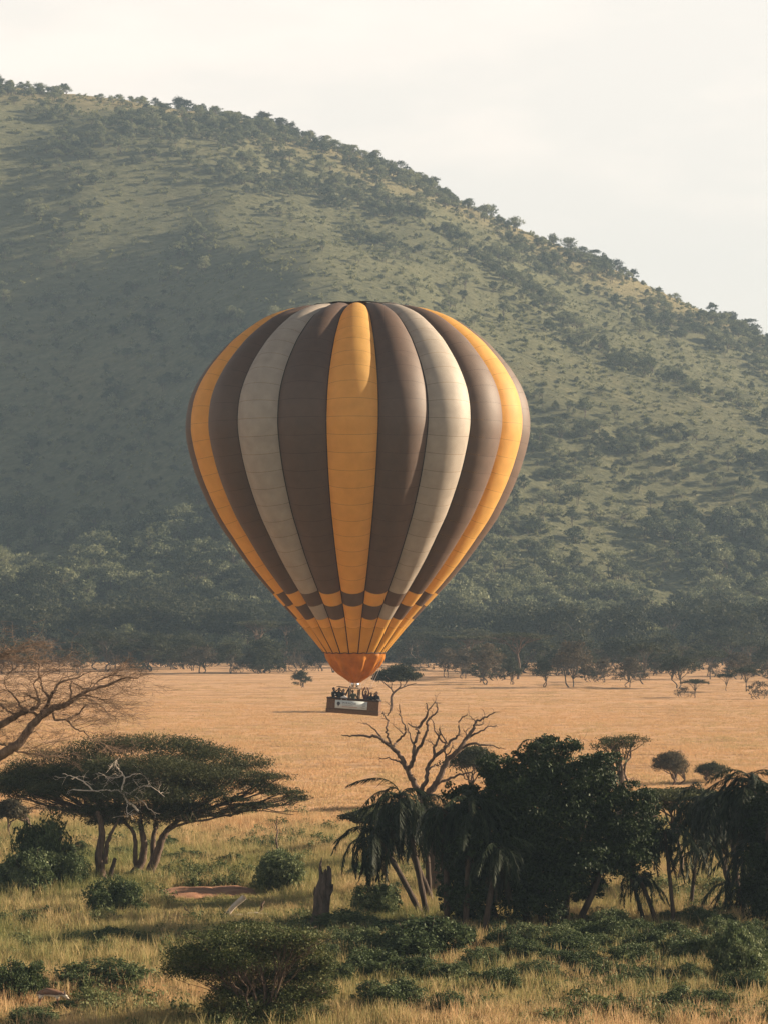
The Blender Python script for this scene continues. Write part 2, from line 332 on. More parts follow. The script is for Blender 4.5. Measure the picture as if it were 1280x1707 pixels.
SKY = np.array([(-500, 60), (-200, 95), (0, 137), (80, 152), (200, 163), (300, 182), (400, 195), (500, 226), (600, 257), (700, 297), (800, 346), (900, 395), (1000, 438), (1080, 476), (1160, 513), (1280, 568), (1500, 672), (1800, 830), (2300, 950), (3000, 1005)], float)
YR = 1450.0
def ridge_z(x):
    px = x / YR * F + CXP
    return CH + (HZ - np.interp(px, SKY[:, 0], SKY[:, 1])) / F * YR
def hill_z(x, y):
    x = np.asarray(x, float); y = np.asarray(y, float)
    yf = 770 + 40 * np.sin(x / 170.0) - 0.10 * x
    t = (y - yf) / (YR - yf); tc = np.clip(t, 0, 1)
    prof = 0.55 * tc ** 1.35 + 0.45 * (tc * tc * (3 - 2 * tc))
    z = ridge_z(x) * prof
    back = np.clip(t - 1, 0, 2)
    z = z * (1 - smooth(0, 1.1, back) )
    mid = np.clip(np.sin(np.pi * np.clip(tc * 1.02, 0, 1)), 0, 1) ** 0.8
    # gully and diagonal spur, shape added to put the left slope in shade
    xc = -82 + (YR - y) * 0.15
    z = z - 84 * smooth(-15, 190, xc - x) * mid * smooth(0.16, 0.42, t) * smooth(0.84, 0.50, t)
    # lower shoulder: a bench whose face drops steeply to the plain
    tb = np.interp(x, [-400, -150, -60, 60, 220, 400], [0.60, 0.62, 0.56, 0.50, 0.44, 0.40])
    z = z + 15 * np.exp(-((t - tb) / 0.10) ** 2)
    amp = smooth(0.0, 0.12, t)
    n = 26 * (fbm(x / 150.0 + 3, y / 170.0 + 1, 2) - 0.5) + 11 * (fbm(x / 46.0, y / 60.0 + 7, 3) - 0.5) + 3.0 * (fbm(x / 12.0, y / 14.0, 3) - 0.5)
    nr = 1 - 0.72 * np.exp(-((t - 1) / 0.10) ** 2)
    z = z + n * amp * nr
    return np.where(t <= 0, -2.0 + t * 5, z - 0.3)
xs = np.arange(-700, 1000, 5.0); ys = np.concatenate([np.arange(700, 1600, 5.0), np.arange(1600, 2200, 15)])
V, Fq = grid(xs, ys, hill_z); V[:, 2] = np.maximum(V[:, 2], -0.8)
Tt = np.exp(-((V[:, 1] - YR) / 60.0) ** 2) * 0.55
h = obj('hill', mesh('hill', V, Fq, hill_mat(), True, tint=Tt)); tag(h, kind='structure')
def surf(x, y): return np.maximum(hill_z(x, y), gz(x, y))

# red soil bank by the dry bed
def ragged_patch(name, cx, cy, rx, ry, mat, lift, seed, dome=0.06):
    th = np.linspace(0, 2 * np.pi, 48, endpoint=False); rr = 1 + 0.35 * (fbm(np.cos(th) * 1.7 + seed, np.sin(th) * 1.7 + seed, 3) - 0.5) * 2
    V = [[cx, cy, 0]]; Fl = []
    rings = [0.5, 0.8, 1.0]
    for q in rings:
        for a, b in zip(th, rr): V.append([cx + q * b * rx * math.cos(a), cy + q * b * ry * math.sin(a), 0])
    V = np.array(V); V[:, 2] = gz(V[:, 0], V[:, 1]) + lift; V[0, 2] += dome; V[1:49, 2] += dome * 0.8; V[49:97, 2] += dome * 0.4
    bm = bpy.data.meshes.new(name)
    for j in range(48): Fl.append((0, 1 + j, 1 + (j + 1) % 48))
    for q in range(2):
        for j in range(48):
            a = 1 + q * 48 + j; b = 1 + q * 48 + (j + 1) % 48; Fl.append((a, a + 48, b + 48, b))
    bm.from_pydata(V.tolist(), [], Fl); bm.materials.append(mat)
    for p in bm.polygons: p.use_smooth = True
    return obj(name, bm)
SOIL = soil_mat()
def soil(px, py, wpx, depth, seed):
    d = gd(py); o = ragged_patch('bare_soil', (px - CXP) / F * d, d, wpx / F * d / 2, depth, SOIL, 0.04, seed, 0.22); tag(o, kind='structure')
soil(318, 1489, 130, 2.9, 3); soil(385, 1486, 90, 2.6, 8); soil(1060, 1478, 50, 2.0, 5)

# ------------------------------------------------------------------ haze
bpy_me = MB(); bpy_me.box(-2600, -500, -6, 2600, 2500, 345)
hz = obj('haze', bpy_me.build('haze', []))
m, t, o = material('haze_air'); v = nd(t, 'ShaderNodeVolumePrincipled'); v.inputs['Density'].default_value = HAZE
v.inputs['Color'].default_value = (0.31, 0.43, 0.56, 1); v.inputs['Anisotropy'].default_value = 0.1
t.links.new(v.outputs[0], o.inputs['Volume']); hz.data.materials.append(m); tag(hz, kind='stuff')

# ------------------------------------------------------------------ tree builders
def pad_points(rng, c, rx, ry, rz, n, clump=None):
    """points through a flattened pad: most on its upper side"""
    k = clump or max(6, int(n / 40))
    u = rng.normal(size=(k, 3)); u /= np.linalg.norm(u, axis=1)[:, None]; u *= (rng.rand(k) ** 0.4)[:, None]
    u[:, 2] = np.abs(u[:, 2]) * np.where(rng.rand(k) < 0.8, 1, -0.55)
    idx = rng.randint(0, k, n); s = 0.19
    P = u[idx] + rng.normal(size=(n, 3)) * np.array([s, s, s * 1.1])
    return np.asarray(c) + P * np.array([rx, ry, rz])

def bez(a, b, c, n):
    t = np.linspace(0, 1, n)[:, None]; return a * (1 - t) ** 2 + 2 * b * t * (1 - t) + c * t * t

def acacia_meshes(name, rng, h=8.0, wd=9.0, pads=9, leaves=1400, leaf=0.34, dome=0.3, thick=0.10, trunk_r=0.2, forks=4, fork=0.32, leafm=None, barkm=None, sides=4, nstem=1, lean=0.0, low=0.62):
    tr = MB(); cr = MB()
    stems = []
    for s in range(nstem):
        off = rng.normal(size=2) * 0.25 * (nstem > 1)
        base = np.array([off[0], off[1], -0.3]); top = np.array([off[0] * 3 + lean * h * fork, off[1] * 3, h * fork * (0.85 + 0.3 * rng.rand())])
        mid = (base + top) / 2 + np.append(rng.normal(size=2) * 0.05 * h, 0)
        P = spline([base, mid, top], 6); tr.tube(P, np.linspace(trunk_r, trunk_r * 0.7, 6), max(sides, 5)); stems.append(top)
    for i in range(pads):
        a = i * 2.4 + rng.rand() * 0.8; r = (i / max(1, pads - 1)) ** 0.6 * 0.36 * wd * (0.85 + 0.3 * rng.rand())
        z = h * (low + (1 - low - thick) * max(0.0, 1 - (r / (0.42 * wd)) ** 2 * dome * 2.4)) + rng.normal() * 0.035 * h
        z = min(z, h * (1 - thick * 0.8))
        c = np.array([r * math.cos(a) + lean * h * 0.6, r * math.sin(a), z]); pr = wd * (0.19 + 0.10 * rng.rand())
        cr.leaves(pad_points(rng, c, pr, pr * 0.95, h * thick, leaves // pads), leaf * 0.5, leaf * 0.28, rng, flat=0.5)
        st = stems[rng.randint(len(stems))]
        ctrl = st + np.array([(c[0] - st[0]) * 0.35, (c[1] - st[1]) * 0.35, (c[2] - st[2]) * 0.75])
        P = bez(st, ctrl, c - np.array([0, 0, h * thick * 0.3]), 6); P[1:-1] += rng.normal(size=(4, 3)) * 0.02 * h
        tr.tube(P, np.linspace(trunk_r * 0.55, trunk_r * 0.12, 6), sides)
        for q in range(4):
            b = rng.rand() * 6.28; tip = c + np.array([math.cos(b) * pr * 0.8, math.sin(b) * pr * 0.8, h * thick * 0.5])
            s0 = P[3 + (q % 2)]
            tr.tube(bez(s0, (s0 + tip) / 2 + np.array([0, 0, -0.02 * h]), tip, 4), np.linspace(trunk_r * 0.2, trunk_r * 0.05, 4), 3)
    return tr.build(name + '_trunk', barkm or B_far), cr.build(name + '_crown', leafm or G_far)

rng = np.random.RandomState(5)
def place(px):
    for lim, t in [(120, 'near left edge'), (240, 'above the bare acacia tips'), (360, 'left part'), (480, 'left of the balloon mouth'), (560, 'left of balloon skirt'), (660, 'right of balloon skirt'), (760, 'right of the lone plain tree'), (860, 'left of widest umbrella tree'), (960, 'right of widest umbrella tree'), (1060, 'in the right part'), (1160, 'above the low spreading pair'), (9999, 'near the right edge')]:
        if px < lim: return t
KW = {'flat': 'flat-crowned', 'dome': 'domed', 'bushy': 'bushy', 'brown': 'brownish', 'round': 'rounded', 'scrub': 'ragged'}
PROTO = {}
PROTO['flat'] = [acacia_meshes('flat', rng, 8, 11, 11, 3400, 0.36, 0.22, 0.09, 0.18, leafm=G_far) for _ in range(3)]
PROTO['dome'] = [acacia_meshes('dome', rng, 8, 8.5, 15, 4200, 0.36, 0.40, 0.15, 0.16, leafm=G_far, nstem=2, low=0.27, fork=0.24) for _ in range(4)]
PROTO['bushy'] = [acacia_meshes('bushy', rng, 7, 7.5, 16, 4200, 0.36, 0.45, 0.17, 0.14, leafm=G_far, nstem=3, low=0.15, fork=0.12) for _ in range(4)]
PROTO['brown'] = [acacia_meshes('brown', rng, 7, 7.5, 16, 3600, 0.34, 0.42, 0.15, 0.14, leafm=G_farb, nstem=2, low=0.20, fork=0.18) for _ in range(3)]
PROTO['scrub'] = [acacia_meshes('scrub', rng, 3, 4.0, 8, 800, 0.26, 0.5, 0.22, 0.08, leafm=G_farb, nstem=4, low=0.15, fork=0.1) for _ in range(2)]
PROTO['round'] = [acacia_meshes('round', rng, 7, 7.5, 14, 1500, 0.5, 0.5, 0.2, 0.2, leafm=G_far, nstem=2, low=0.25, fork=0.15) for _ in range(4)]
PH = {'flat': (8, 11), 'dome': (8, 8.5), 'bushy': (7, 7.5), 'brown': (7, 7.5), 'scrub': (3, 4.0), 'round': (7, 7.5)}
_cnt = [0]
def far_tree(kind, x, y, hm, wm, label, cat='tree', group=None, name='acacia_tree'):
    _cnt[0] += 1; tm, cm = PROTO[kind][_cnt[0] % len(PROTO[kind])]
    e = empty(name, (x, y, float(surf(x, y))), random.random() * 6.28)
    sx = 1.28 * wm / PH[kind][1]; e.scale = (sx, sx, 1.18 * hm / PH[kind][0])
    obj('trunk', tm, e); obj('crown', cm, e)
    tag(e, label, cat, group); return e

# trees along the far edge of the plain that can be told apart: (px, base row, width px, height px, kind, label)
EDGE = [
 (175, 1118, 84, 50, 'dome', 'broad dark acacia on a stout trunk at the left end of the far tree line'),
 (231, 1124, 27, 21, 'dome', 'little two-stemmed acacia standing forward of the far tree line at left'),
 (257, 1110, 30, 30, 'dome', 'small upright acacia behind the little two-stemmed one in the far line'),
 (289, 1116, 42, 44, 'bushy', 'spreading multi-stem acacia right of the small upright one in the far line'),
 (321, 1118, 44, 50, 'dome', 'tall domed acacia with slanting trunk in the left part of the far line'),
 (344, 1119, 24, 40, 'flat', 'slender flat-topped acacia between two domed ones in the far line'),
 (385, 1123, 42, 46, 'dome', 'dark domed acacia with a clump of brush at its foot, far line'),
 (441, 1121, 62, 50, 'bushy', 'wide dense acacia left of the isolated plain bush, in the far line'),
 (465, 1122, 22, 24, 'bushy', 'low bushy acacia beside the wide dense one in the far line'),
 (500, 1114, 46, 58, 'dome', 'high-crowned acacia straight behind the isolated bush of the plain'),
 (535, 1118, 36, 40, 'bushy', 'acacia of the far line half hidden by the left side of the balloon skirt'),
 (745, 1129, 34, 42, 'brown', 'thin brownish acacia right of the lone plain tree, in the far line'),
 (772, 1127, 38, 42, 'brown', 'second brownish acacia right of the lone plain tree, in the far line'),
 (811, 1141, 52, 58, 'brown', 'dense brown round-crowned tree standing forward right of the balloon basket'),
 (852, 1141, 30, 36, 'bushy', 'dark bushy tree tight against the dense brown round one'),
 (904, 1146, 42, 38, 'dome', 'single-stemmed domed acacia with a dark patch at its foot'),
 (954, 1146, 62, 66, 'brown', 'tallest brown bush-like tree tapering to its foot, front of the far line'),
 (1006, 1138, 26, 34, 'brown', 'small thin brown tree right of the tallest brown one'),
 (1049, 1146, 44, 44, 'brown', 'open brown tree on three thin stems in the right half of the far line'),
 (1073, 1141, 52, 58, 'flat', 'tall flat-crowned acacia behind the open brown tree on three stems'),
 (1130, 1147, 60, 48, 'dome', 'broad round-topped dark acacia left of the low spreading pair on the plain'),
 (1158, 1163, 42, 26, 'flat', 'low spreading acacia out on the plain at right, with twin stems'),
 (1138, 1162, 26, 16, 'scrub', 'brown thicket touching the low spreading acacia on the plain'),
 (1210, 1152, 32, 26, 'flat', 'small flat-topped acacia right of the low spreading one'),
 (1243, 1153, 48, 34, 'flat', 'dark umbrella acacia near the right edge of the far line'),
 (1266, 1165, 34, 27, 'scrub', 'sparse brown bush standing on the plain at the right edge of the photo'),
]
for px, py, wp, hp, k, lab in EDGE:
    d = gd(py); far_tree(k, (px - CXP) / F * d, d, hp / F * d, wp / F * d, lab, 'tree', 'acacias along the far edge of the plain')
rr = np.random.RandomState(21)
for i in range(84):
    px = -60 + 1400 * ((i * 0.618) % 1) ; py = 1094 + 30 * rr.rand() ** 1.2 + 12 * (px > 700)
    if 545 < px < 640: pass
    d = gd(py); hp = 34 + 24 * rr.rand(); wp = hp * (0.95 + 0.5 * rr.rand())
    k = ['flat', 'dome', 'dome', 'bushy', 'brown', 'bushy'][rr.randint(6)]
    far_tree(k, (px - CXP) / F * d, d, hp / F * d * 0.95, wp / F * d, KW[k] + ' acacia at the back of far tree line, ' + place(px), 'tree', 'crowded acacias behind the far tree line')
for i in range(52):
    px = -40 + 1370 * rr.rand(); py = 1104 + 20 * rr.rand() + 14 * (px > 740); d = gd(py); hp = 16 + 12 * rr.rand()
    far_tree(['scrub', 'bushy'][i % 2], (px - CXP) / F * d, d, hp / F * d, hp * (1.2 + .5 * rr.rand()) / F * d, ('ragged' if i % 2 == 0 else 'leafy') + ' low bush under the far tree line, ' + place(px), 'bush', 'low bushes under the far tree line', name='bush')
# wide umbrella acacias rising out of the line
def giant(px, py, wp, hp, seed, label, lean=0.0):
    d = gd(py); r = np.random.RandomState(seed); e = empty('umbrella_acacia', ((px - CXP) / F * d, d, 0))
    tm, cm = acacia_meshes('giant', r, hp / F * d, wp / F * d, 11, 4800, 0.34, 0.08, 0.045, 0.30, low=0.74, fork=0.48, lean=lean, barkm=B_mid)
    obj('trunk', tm, e); obj('crown', cm, e); tag(e, label, 'tree', 'wide umbrella acacias rising above the far tree line')
giant(433, 1112, 74, 76, 2, 'umbrella acacia with pale forked trunk rising above the far line, left of the balloon mouth', -0.05)
giant(468, 1108, 74, 72, 6, 'leaning umbrella acacia directly left of the balloon mouth', 0.32)
giant(862, 1132, 128, 76, 4, 'widest flat umbrella acacia rising above the far line right of the balloon')
giant(778, 1124, 84, 64, 9, 'umbrella acacia with bare pale limbs left of the widest one', 0.1)

# the lone tree and bush of the plain
def lone():
    d = gd(1186); k = d / F; r = np.random.RandomState(3); o = at(651, 1186, d); o[2] = 0
    def q(px, py, dy=0): return np.array([(px - 651) * k, dy, (1186 - py) * k])
    tr = MB(); cr = MB()
    T = [q(650, 1189), q(653, 1175), q(652, 1163), q(656, 1155), q(663, 1149)]
    tr.tube(spline(T, 9), np.linspace(0.26, 0.16, 9), 6)
    for a in ([(656, 1155), (652, 1148), (653, 1138), (645, 1128)], [(663, 1149), (673, 1145), (682, 1142), (694, 1138)], [(663, 1149), (668, 1142), (664, 1132), (660, 1122)], [(673, 1145), (677, 1139), (684, 1128)], [(652, 1148), (640, 1138), (634, 1130)]):
        P = [q(x, y, r.normal() * 0.8 * i) for i, (x, y) in enumerate(a)]; P[0][1] = 0
        tr.tube(spline(P, 8), np.linspace(0.12, 0.04, 8), 5)
    for (x, y, rx, rz) in [(640, 1126, 18, 9), (655, 1121, 20, 11), (672, 1121, 20, 10), (688, 1129, 17, 8), (662, 1130, 20, 7), (630, 1131, 10, 6), (647, 1133, 12, 5)]:
        for s in (-1, 1):
            c = q(x + r.normal() * 3, y, s * 1.3 + r.normal() * 0.4); cr.leaves(pad_points(r, c, rx * k * 0.85, 1.3, rz * k, 650), 0.15, 0.08, r, 0.3)
    e = empty('acacia_tree', o); obj('trunk', tr.build('trunk', B_mid), e); obj('crown', cr.build('crown', G_far), e)
    tag(e, 'lone crooked-trunked acacia on the open plain just behind the balloon basket', 'tree')
    d = gd(1146); e = far_tree('bushy', (502 - CXP) / F * d, d, 25 / F * d, 31 / F * d, 'isolated ragged bush on the open plain left of the balloon skirt', 'bush', name='bush')
lone()

# ------------------------------------------------------------------ woods of the hill
def proj(x, y, z): return CXP + F * x / y, HZ - F * (z - CH) / y
rr = np.random.RandomState(8)
NC = 60000
yy = 745 + (1465 - 745) * rr.rand(NC); xx = (rr.rand(NC) - 0.5) * (yy * 0.36)
zz = surf(xx, yy); PX, PY = proj(xx, yy, zz)
sky_y = np.interp(PX, SKY[:, 0], SKY[:, 1]); below = PY - sky_y
shoulder = np.interp(PX, [-400, 0, 240, 420, 600, 880, 1000, 1150, 1280, 1700], [500, 492, 480, 520, 585, 655, 690, 722, 765, 880])
clump = fbm(xx / 38.0 + 5, yy / 55.0, 3); diag = fbm(xx / 60 + yy / 90.0, yy / 60.0 - xx / 200.0, 3)
dens = np.where(PY > shoulder, 0.62 + 1.0 * (clump - 0.5), 0.022)
dens = np.where((PY > shoulder) & (PX > 850) & (PY > 830), 0.45 + 2.2 * (clump - 0.5), dens)
dens = np.where((PY > 1020), 0.70 + 1.0 * (clump - 0.5), dens)
dens = np.where((PX < 330) & (PY > shoulder) & (PY < 860), 0.35, dens)
dens = np.where((PX > 10) & (PX < 150) & (PY > 918) & (PY < 972) & (clump < 0.56), 0.03, dens)
topb = 110 - 50 * smooth(500, 1000, PX)
dens = np.maximum(dens, np.where(below < topb, 0.30 + 4.5 * (clump - 0.50), 0))
dens = np.maximum(dens, np.where((PY < shoulder), 5.0 * (diag - 0.585) * smooth(520, 120, below), 0))
dens = np.where((PX < 350) & (PY < shoulder) & (PY > 250), np.maximum(dens, 0.16 + 2.0 * (clump - 0.5)), dens)
dens = dens * np.where(yy < 830, 1.15, 1.0)
keep = rr.rand(NC) < np.clip(dens, 0, 1) * 0.33 * (yy / 1100.0)
tx, ty, tz, tb = xx[keep], yy[keep], zz[keep], below[keep]
tpx, tpy = PX[keep], PY[keep]
tsz = (0.36 + 0.8 * rr.rand(len(tx)) ** 1.9) * np.where(tpy > 860, 1.3, 0.86) * np.where(tpy > 1000, 1.12, 1.0)
# nearest ones and those on the skyline as individuals
inframe = (tpx > -10) & (tpx < 1290)
near_i = np.where(inframe & (tb > 40))[0]; near_i = near_i[np.argsort(ty[near_i] / tsz[near_i])][:120]
top_i = np.where(inframe & (tb < 9))[0]; top_i = top_i[np.argsort(tb[top_i])][:70]
for i in near_i:
    s = tsz[i]; k = ['dome', 'bushy', 'flat', 'round', 'dome'][i % 5]
    far_tree(k, tx[i], ty[i], 8.0 * s * 1.05, 8.6 * s, KW[k] + ' tree in the hill-foot wood, ' + place(tpx[i]), 'tree', 'trees of the wood at the foot of the hill', name='bushy_tree')
for i in top_i:
    s = tsz[i] * 0.95; k = ['round', 'flat', 'bushy', 'round'][i % 4]
    far_tree(k, tx[i], ty[i], 7.0 * s, 8.2 * s, KW[k] + ' small tree on the hill skyline, ' + ('at far left' if tpx[i] < 200 else 'left of the balloon top' if tpx[i] < 450 else 'above the balloon top' if tpx[i] < 760 else 'right of the balloon top' if tpx[i] < 1000 else 'at far right'), 'tree', 'trees along the crest of the hill', name='hilltop_tree')
rest = np.ones(len(tx), bool); rest[near_i] = False; rest[top_i] = False

def hidden_coll(name, obs):
    c = bpy.data.collections.new(name)
    for o in obs: c.objects.link(o)
    return c
def join_meshes(name, ms, extra_scale=1.0):
    Vs, Fs, Ts, MI, n, mats = [], [], [], [], 0, []
    for k, me in enumerate(ms):
        a = np.empty(len(me.vertices) * 3, np.float32); me.vertices.foreach_get('co', a); f = np.empty(len(me.loops), np.int32); me.loops.foreach_get('vertex_index', f)
        tt = np.empty(len(me.vertices), np.float32); me.attributes['tint'].data.foreach_get('value', tt)
        Vs.append(a.reshape(-1, 3)); Fs.append(f.reshape(-1, 4) + n); Ts.append(tt); MI.append(np.full(len(me.polygons), k)); n += len(me.vertices); mats.append(me.materials[0])
    return mesh(name, np.vstack(Vs), np.vstack(Fs), mats, mi=np.concatenate(MI), tint=np.concatenate(Ts))
def scatter(name, P, scale, rot, idx, itint, protos, kind='stuff', zs=None):
    me = bpy.data.meshes.new(name); P = np.ascontiguousarray(P, np.float32); n = len(P)
    me.vertices.add(n); me.vertices.foreach_set('co', P.ravel())
    def attr(nm, ty, v):
        a = me.attributes.new(nm, ty, 'POINT'); a.data.foreach_set('value', np.ascontiguousarray(v, np.int32 if ty == 'INT' else np.float32))
    attr('iscale', 'FLOAT', scale); attr('irot', 'FLOAT', rot); attr('iidx', 'INT', idx); attr('itint', 'FLOAT', itint)
    attr('izs', 'FLOAT', zs if zs is not None else np.ones(n))
    o = obj(name, me); c = hidden_coll(name + '_kinds', protos)
    ng = bpy.data.node_groups.new(name + '_scatter', 'GeometryNodeTree')
    ng.interface.new_socket('Geometry', in_out='INPUT', socket_type='NodeSocketGeometry'); ng.interface.new_socket('Geometry', in_out='OUTPUT', socket_type='NodeSocketGeometry')
    A = ng.nodes.new; gi = A('NodeGroupInput'); go = A('NodeGroupOutput'); ip = A('GeometryNodeInstanceOnPoints'); ci = A('GeometryNodeCollectionInfo')
    ci.inputs['Collection'].default_value = c; ci.inputs['Separate Children'].default_value = True; ci.inputs['Reset Children'].default_value = True
    def na(nm, ty='FLOAT'):
        q = A('GeometryNodeInputNamedAttribute'); q.data_type = ty; q.inputs[0].default_value = nm; return q.outputs[0]
    cx = A('ShaderNodeCombineXYZ'); cs = A('ShaderNodeCombineXYZ'); mm = A('ShaderNodeMath'); mm.operation = 'MULTIPLY'
    s1 = na('iscale'); K = ng.links.new
    K(na('irot'), cx.inputs[2]); K(s1, cs.inputs[0]); K(s1, cs.inputs[1]); K(s1, mm.inputs[0]); K(na('izs'), mm.inputs[1]); K(mm.outputs[0], cs.inputs[2])
    K(gi.outputs[0], ip.inputs['Points']); K(ci.outputs[0], ip.inputs['Instance']); ip.inputs['Pick Instance'].default_value = True
    K(na('iidx', 'INT'), ip.inputs['Instance Index']); K(cx.outputs[0], ip.inputs['Rotation']); K(cs.outputs[0], ip.inputs['Scale']); K(ip.outputs[0], go.inputs[0])
    md = o.modifiers.new('scatter', 'NODES'); md.node_group = ng
    tag(o, kind=kind); return o

hr = np.random.RandomState(15); hp_ = []
for k in range(8):
    hh = [7, 7, 6.5, 6, 7, 5.5, 7.5, 6][k]; ww = [8, 9.5, 7, 6.5, 8, 7, 10, 6][k]; lw = [0.3, 0.5, 0.25, 0.3, 0.4, 0.2, 0.6, 0.2][k]
    tm, cm = acacia_meshes('wood%d' % k, hr, hh, ww, 11, 1150, 0.55, 0.45, 0.16, 0.16, leafm=G_hill, nstem=2, low=lw, fork=lw * 0.6)
    hp_.append(bpy.data.objects.new('wood_tree_%d' % k, join_meshes('wood_tree', [tm, cm])))
n = rest.sum()
o = scatter('hill_woodland', np.stack([tx[rest], ty[rest], tz[rest] - 0.3], -1), tsz[rest], hr.rand(n) * 6.28, hr.randint(0, 8, n), np.clip(hr.rand(n) * (1 - .35 * (tpy[rest] > 940)) + .35 * (tpy[rest] > 940), 0, 1), hp_, zs=0.85 + 0.4 * hr.rand(n))  # light put into leaf tint: hill-foot crowns lightened against their own shade
print('WOOD', n, len(near_i), len(top_i))
G_tus = foliage('tussock_leaves', [(0.0, (0.06, 0.07, 0.03)), (0.45, (0.14, 0.15, 0.065)), (1.0, (0.24, 0.235, 0.11))], 0.3, inst=True)
# tussocks and small bushes on the open slopes
sm = (rr.rand(NC) < 0.42) & (PY < 1080) & (dens < 0.5)
sx_, sy_, sz_ = xx[sm], yy[sm], zz[sm]; n = len(sx_)
tus = []
for k in range(4):
    b = MB(); b.leaves(pad_points(hr, (0, 0, 0.2), 0.9, 0.9, 0.9, 90, 8), 0.28, 0.16, hr); tus.append(bpy.data.objects.new('tussock_%d' % k, b.build('tussock', G_tus)))
scatter('hill_scrub', np.stack([sx_, sy_, sz_ - 0.1], -1), 0.35 + 1.5 * hr.rand(n) ** 4, hr.rand(n) * 6.28, hr.randint(0, 4, n), 0.35 + 0.75 * hr.rand(n), tus)

# ------------------------------------------------------------------ grass of the foreground
def tuft(r, nb, hgt, rad, wd):
    b = MB(); Vs = []; Fs = []; T = []; k = 0
    for i in range(nb):
        a = r.rand() * 6.28; q = rad * r.rand() ** 0.6; x, y = q * math.cos(a), q * math.sin(a); h = hgt * (0.55 + 0.6 * r.rand()); ln = r.normal(size=2) * 0.22 * h
        f = r.rand() * 6.28; dx, dy = math.cos(f) * wd, math.sin(f) * wd
        Vs += [[x - dx, y - dy, -0.05], [x + dx, y + dy, -0.05], [x + ln[0] * 0.35 + dx * 0.8, y + ln[1] * 0.35 + dy * 0.8, h * 0.55], [x + ln[0] * 0.35 - dx * 0.8, y + ln[1] * 0.35 - dy * 0.8, h * 0.55],
               [x + ln[0] + dx * 0.15, y + ln[1] + dy * 0.15, h], [x + ln[0] - dx * 0.15, y + ln[1] - dy * 0.15, h]]
        Fs += [[k, k + 1, k + 2, k + 3], [k + 3, k + 2, k + 4, k + 5]]; T += [r.rand()] * 6; k += 6
    b.add(np.array(Vs), np.array(Fs), np.array(T)); return b.build('tuft', G_grass)
tr_ = np.random.RandomState(31)
tufts = [bpy.data.objects.new('tuft_%d' % k, tuft(tr_, 40, [0.62, 0.42, 0.74, 0.52][k], 0.48, 0.012)) for k in range(4)]
ctuft = [bpy.data.objects.new('coarse_tuft_%d' % k, tuft(tr_, 44, 0.6, 1.1, 0.030)) for k in range(3)]
def grass_tint(x, y):
    a = fbm(x / 9.0 + 2, y / 14.0 + 5, 4); b = fbm(x / 2.2 + 30, y / 4.0, 3)
    near = smooth(215, 165, y) - 0.35 * smooth(118, 108, y)
    t = 0.83 + 0.45 * (a - 0.5) * 2 + 0.28 * (b - 0.5) * 2 - 0.42 * near - 0.08 * smooth(260, 200, y)
    return np.clip(t, 0.0, np.where(np.asarray(y) < 190, 0.84, 1.0))
CLEAR = [(400, 1520, 4.2, 5.0, .45), (372, 1500, 3.0, 6.0, .4), (84, 1693, 1.7, 4.0, .30), (533, 1552, 1.2, 2.5, .5), (318, 1489, 2.1, 2.7, .0), (385, 1486, 1.5, 2.4, .0), (345, 1499, 2.4, 3.5, .3)]
def clear(x, y):
    f = np.ones(len(x))
    for px, py, rx, ry, q in CLEAR:
        d = gd(py); r2 = ((x - (px - CXP) / F * d) / rx) ** 2 + ((y - d) / ry) ** 2; f = np.minimum(f, q + (1 - q) * np.clip((r2 - .8) * 2, 0, 1))
    return f
def field(n, y0, y1, pw, seed):
    r = np.random.RandomState(seed); u = r.rand(n); y = (y0 ** pw + u * (y1 ** pw - y0 ** pw)) ** (1 / pw); x = (r.rand(n) - 0.5) * (y * 0.29 * 1.35 + 6)
    return x, y, r
x, y, r = field(52000, 96, 205, 1.6, 1); z = gz(x, y); n = len(x)
dn = fbm(x / 4.0, y / 7.0, 3); kp = r.rand(n) < 0.45 + 1.1 * (dn - 0.3); kp &= clear(x, y) > .05; x, y, z = x[kp], y[kp], z[kp]; n = len(x)
scatter('grass', np.stack([x, y, z], -1), 0.55 + 0.75 * r.rand(n), r.rand(n) * 6.28, r.randint(0, 4, n), grass_tint(x, y), tufts, zs=(0.7 + 0.5 * r.rand(n)) * clear(x, y))
x, y, r = field(36000, 200, 660, 1.2, 2); kp = r.rand(len(x)) < smooth(650, 330, y); x, y = x[kp], y[kp]; z = gz(x, y); n = len(x)
scatter('dry_grass', np.stack([x, y, z], -1), 0.5 + 0.55 * r.rand(n), r.rand(n) * 6.28, r.randint(0, 3, n), np.clip(grass_tint(x, y) * .7 + .27, 0, 1), ctuft, zs=(0.25 + 0.32 * r.rand(n)) * (1 - 0.45 * smooth(220, 500, y)))
# low leafy ground cover in the green belt
herb = []
for k in range(4):
    b = MB(); b.leaves(pad_points(tr_, (0, 0, 0.12), 0.45, 0.45, 0.42, 240, 14), 0.055, 0.032, tr_); herb.append(bpy.data.objects.new('herb_%d' % k, b.build('herb', foliage('herb_leaves_%d' % k, [(0, (0.045, 0.062, 0.022)), (0.6, (0.10, 0.12, 0.045)), (1, (0.17, 0.18, 0.08))], 0.25, inst=True))))
x, y, r = field(24000, 100, 225, 1.4, 5); z = gz(x, y); n = len(x)
dn = fbm(x / 5.5 + 50, y / 9.0 + 3, 4); kp = r.rand(n) < np.clip(2.6 * (dn - 0.47), 0, 0.9) * smooth(225, 180, y) * (clear(x, y) > .6); x, y, z = x[kp], y[kp], z[kp]; n = len(x)
scatter('ground_cover', np.stack([x, y, z], -1), 0.5 + 1.1 * r.rand(n) ** 2, r.rand(n) * 6.28, r.randint(0, 4, n), r.rand(n), herb)
print('GRASS done')

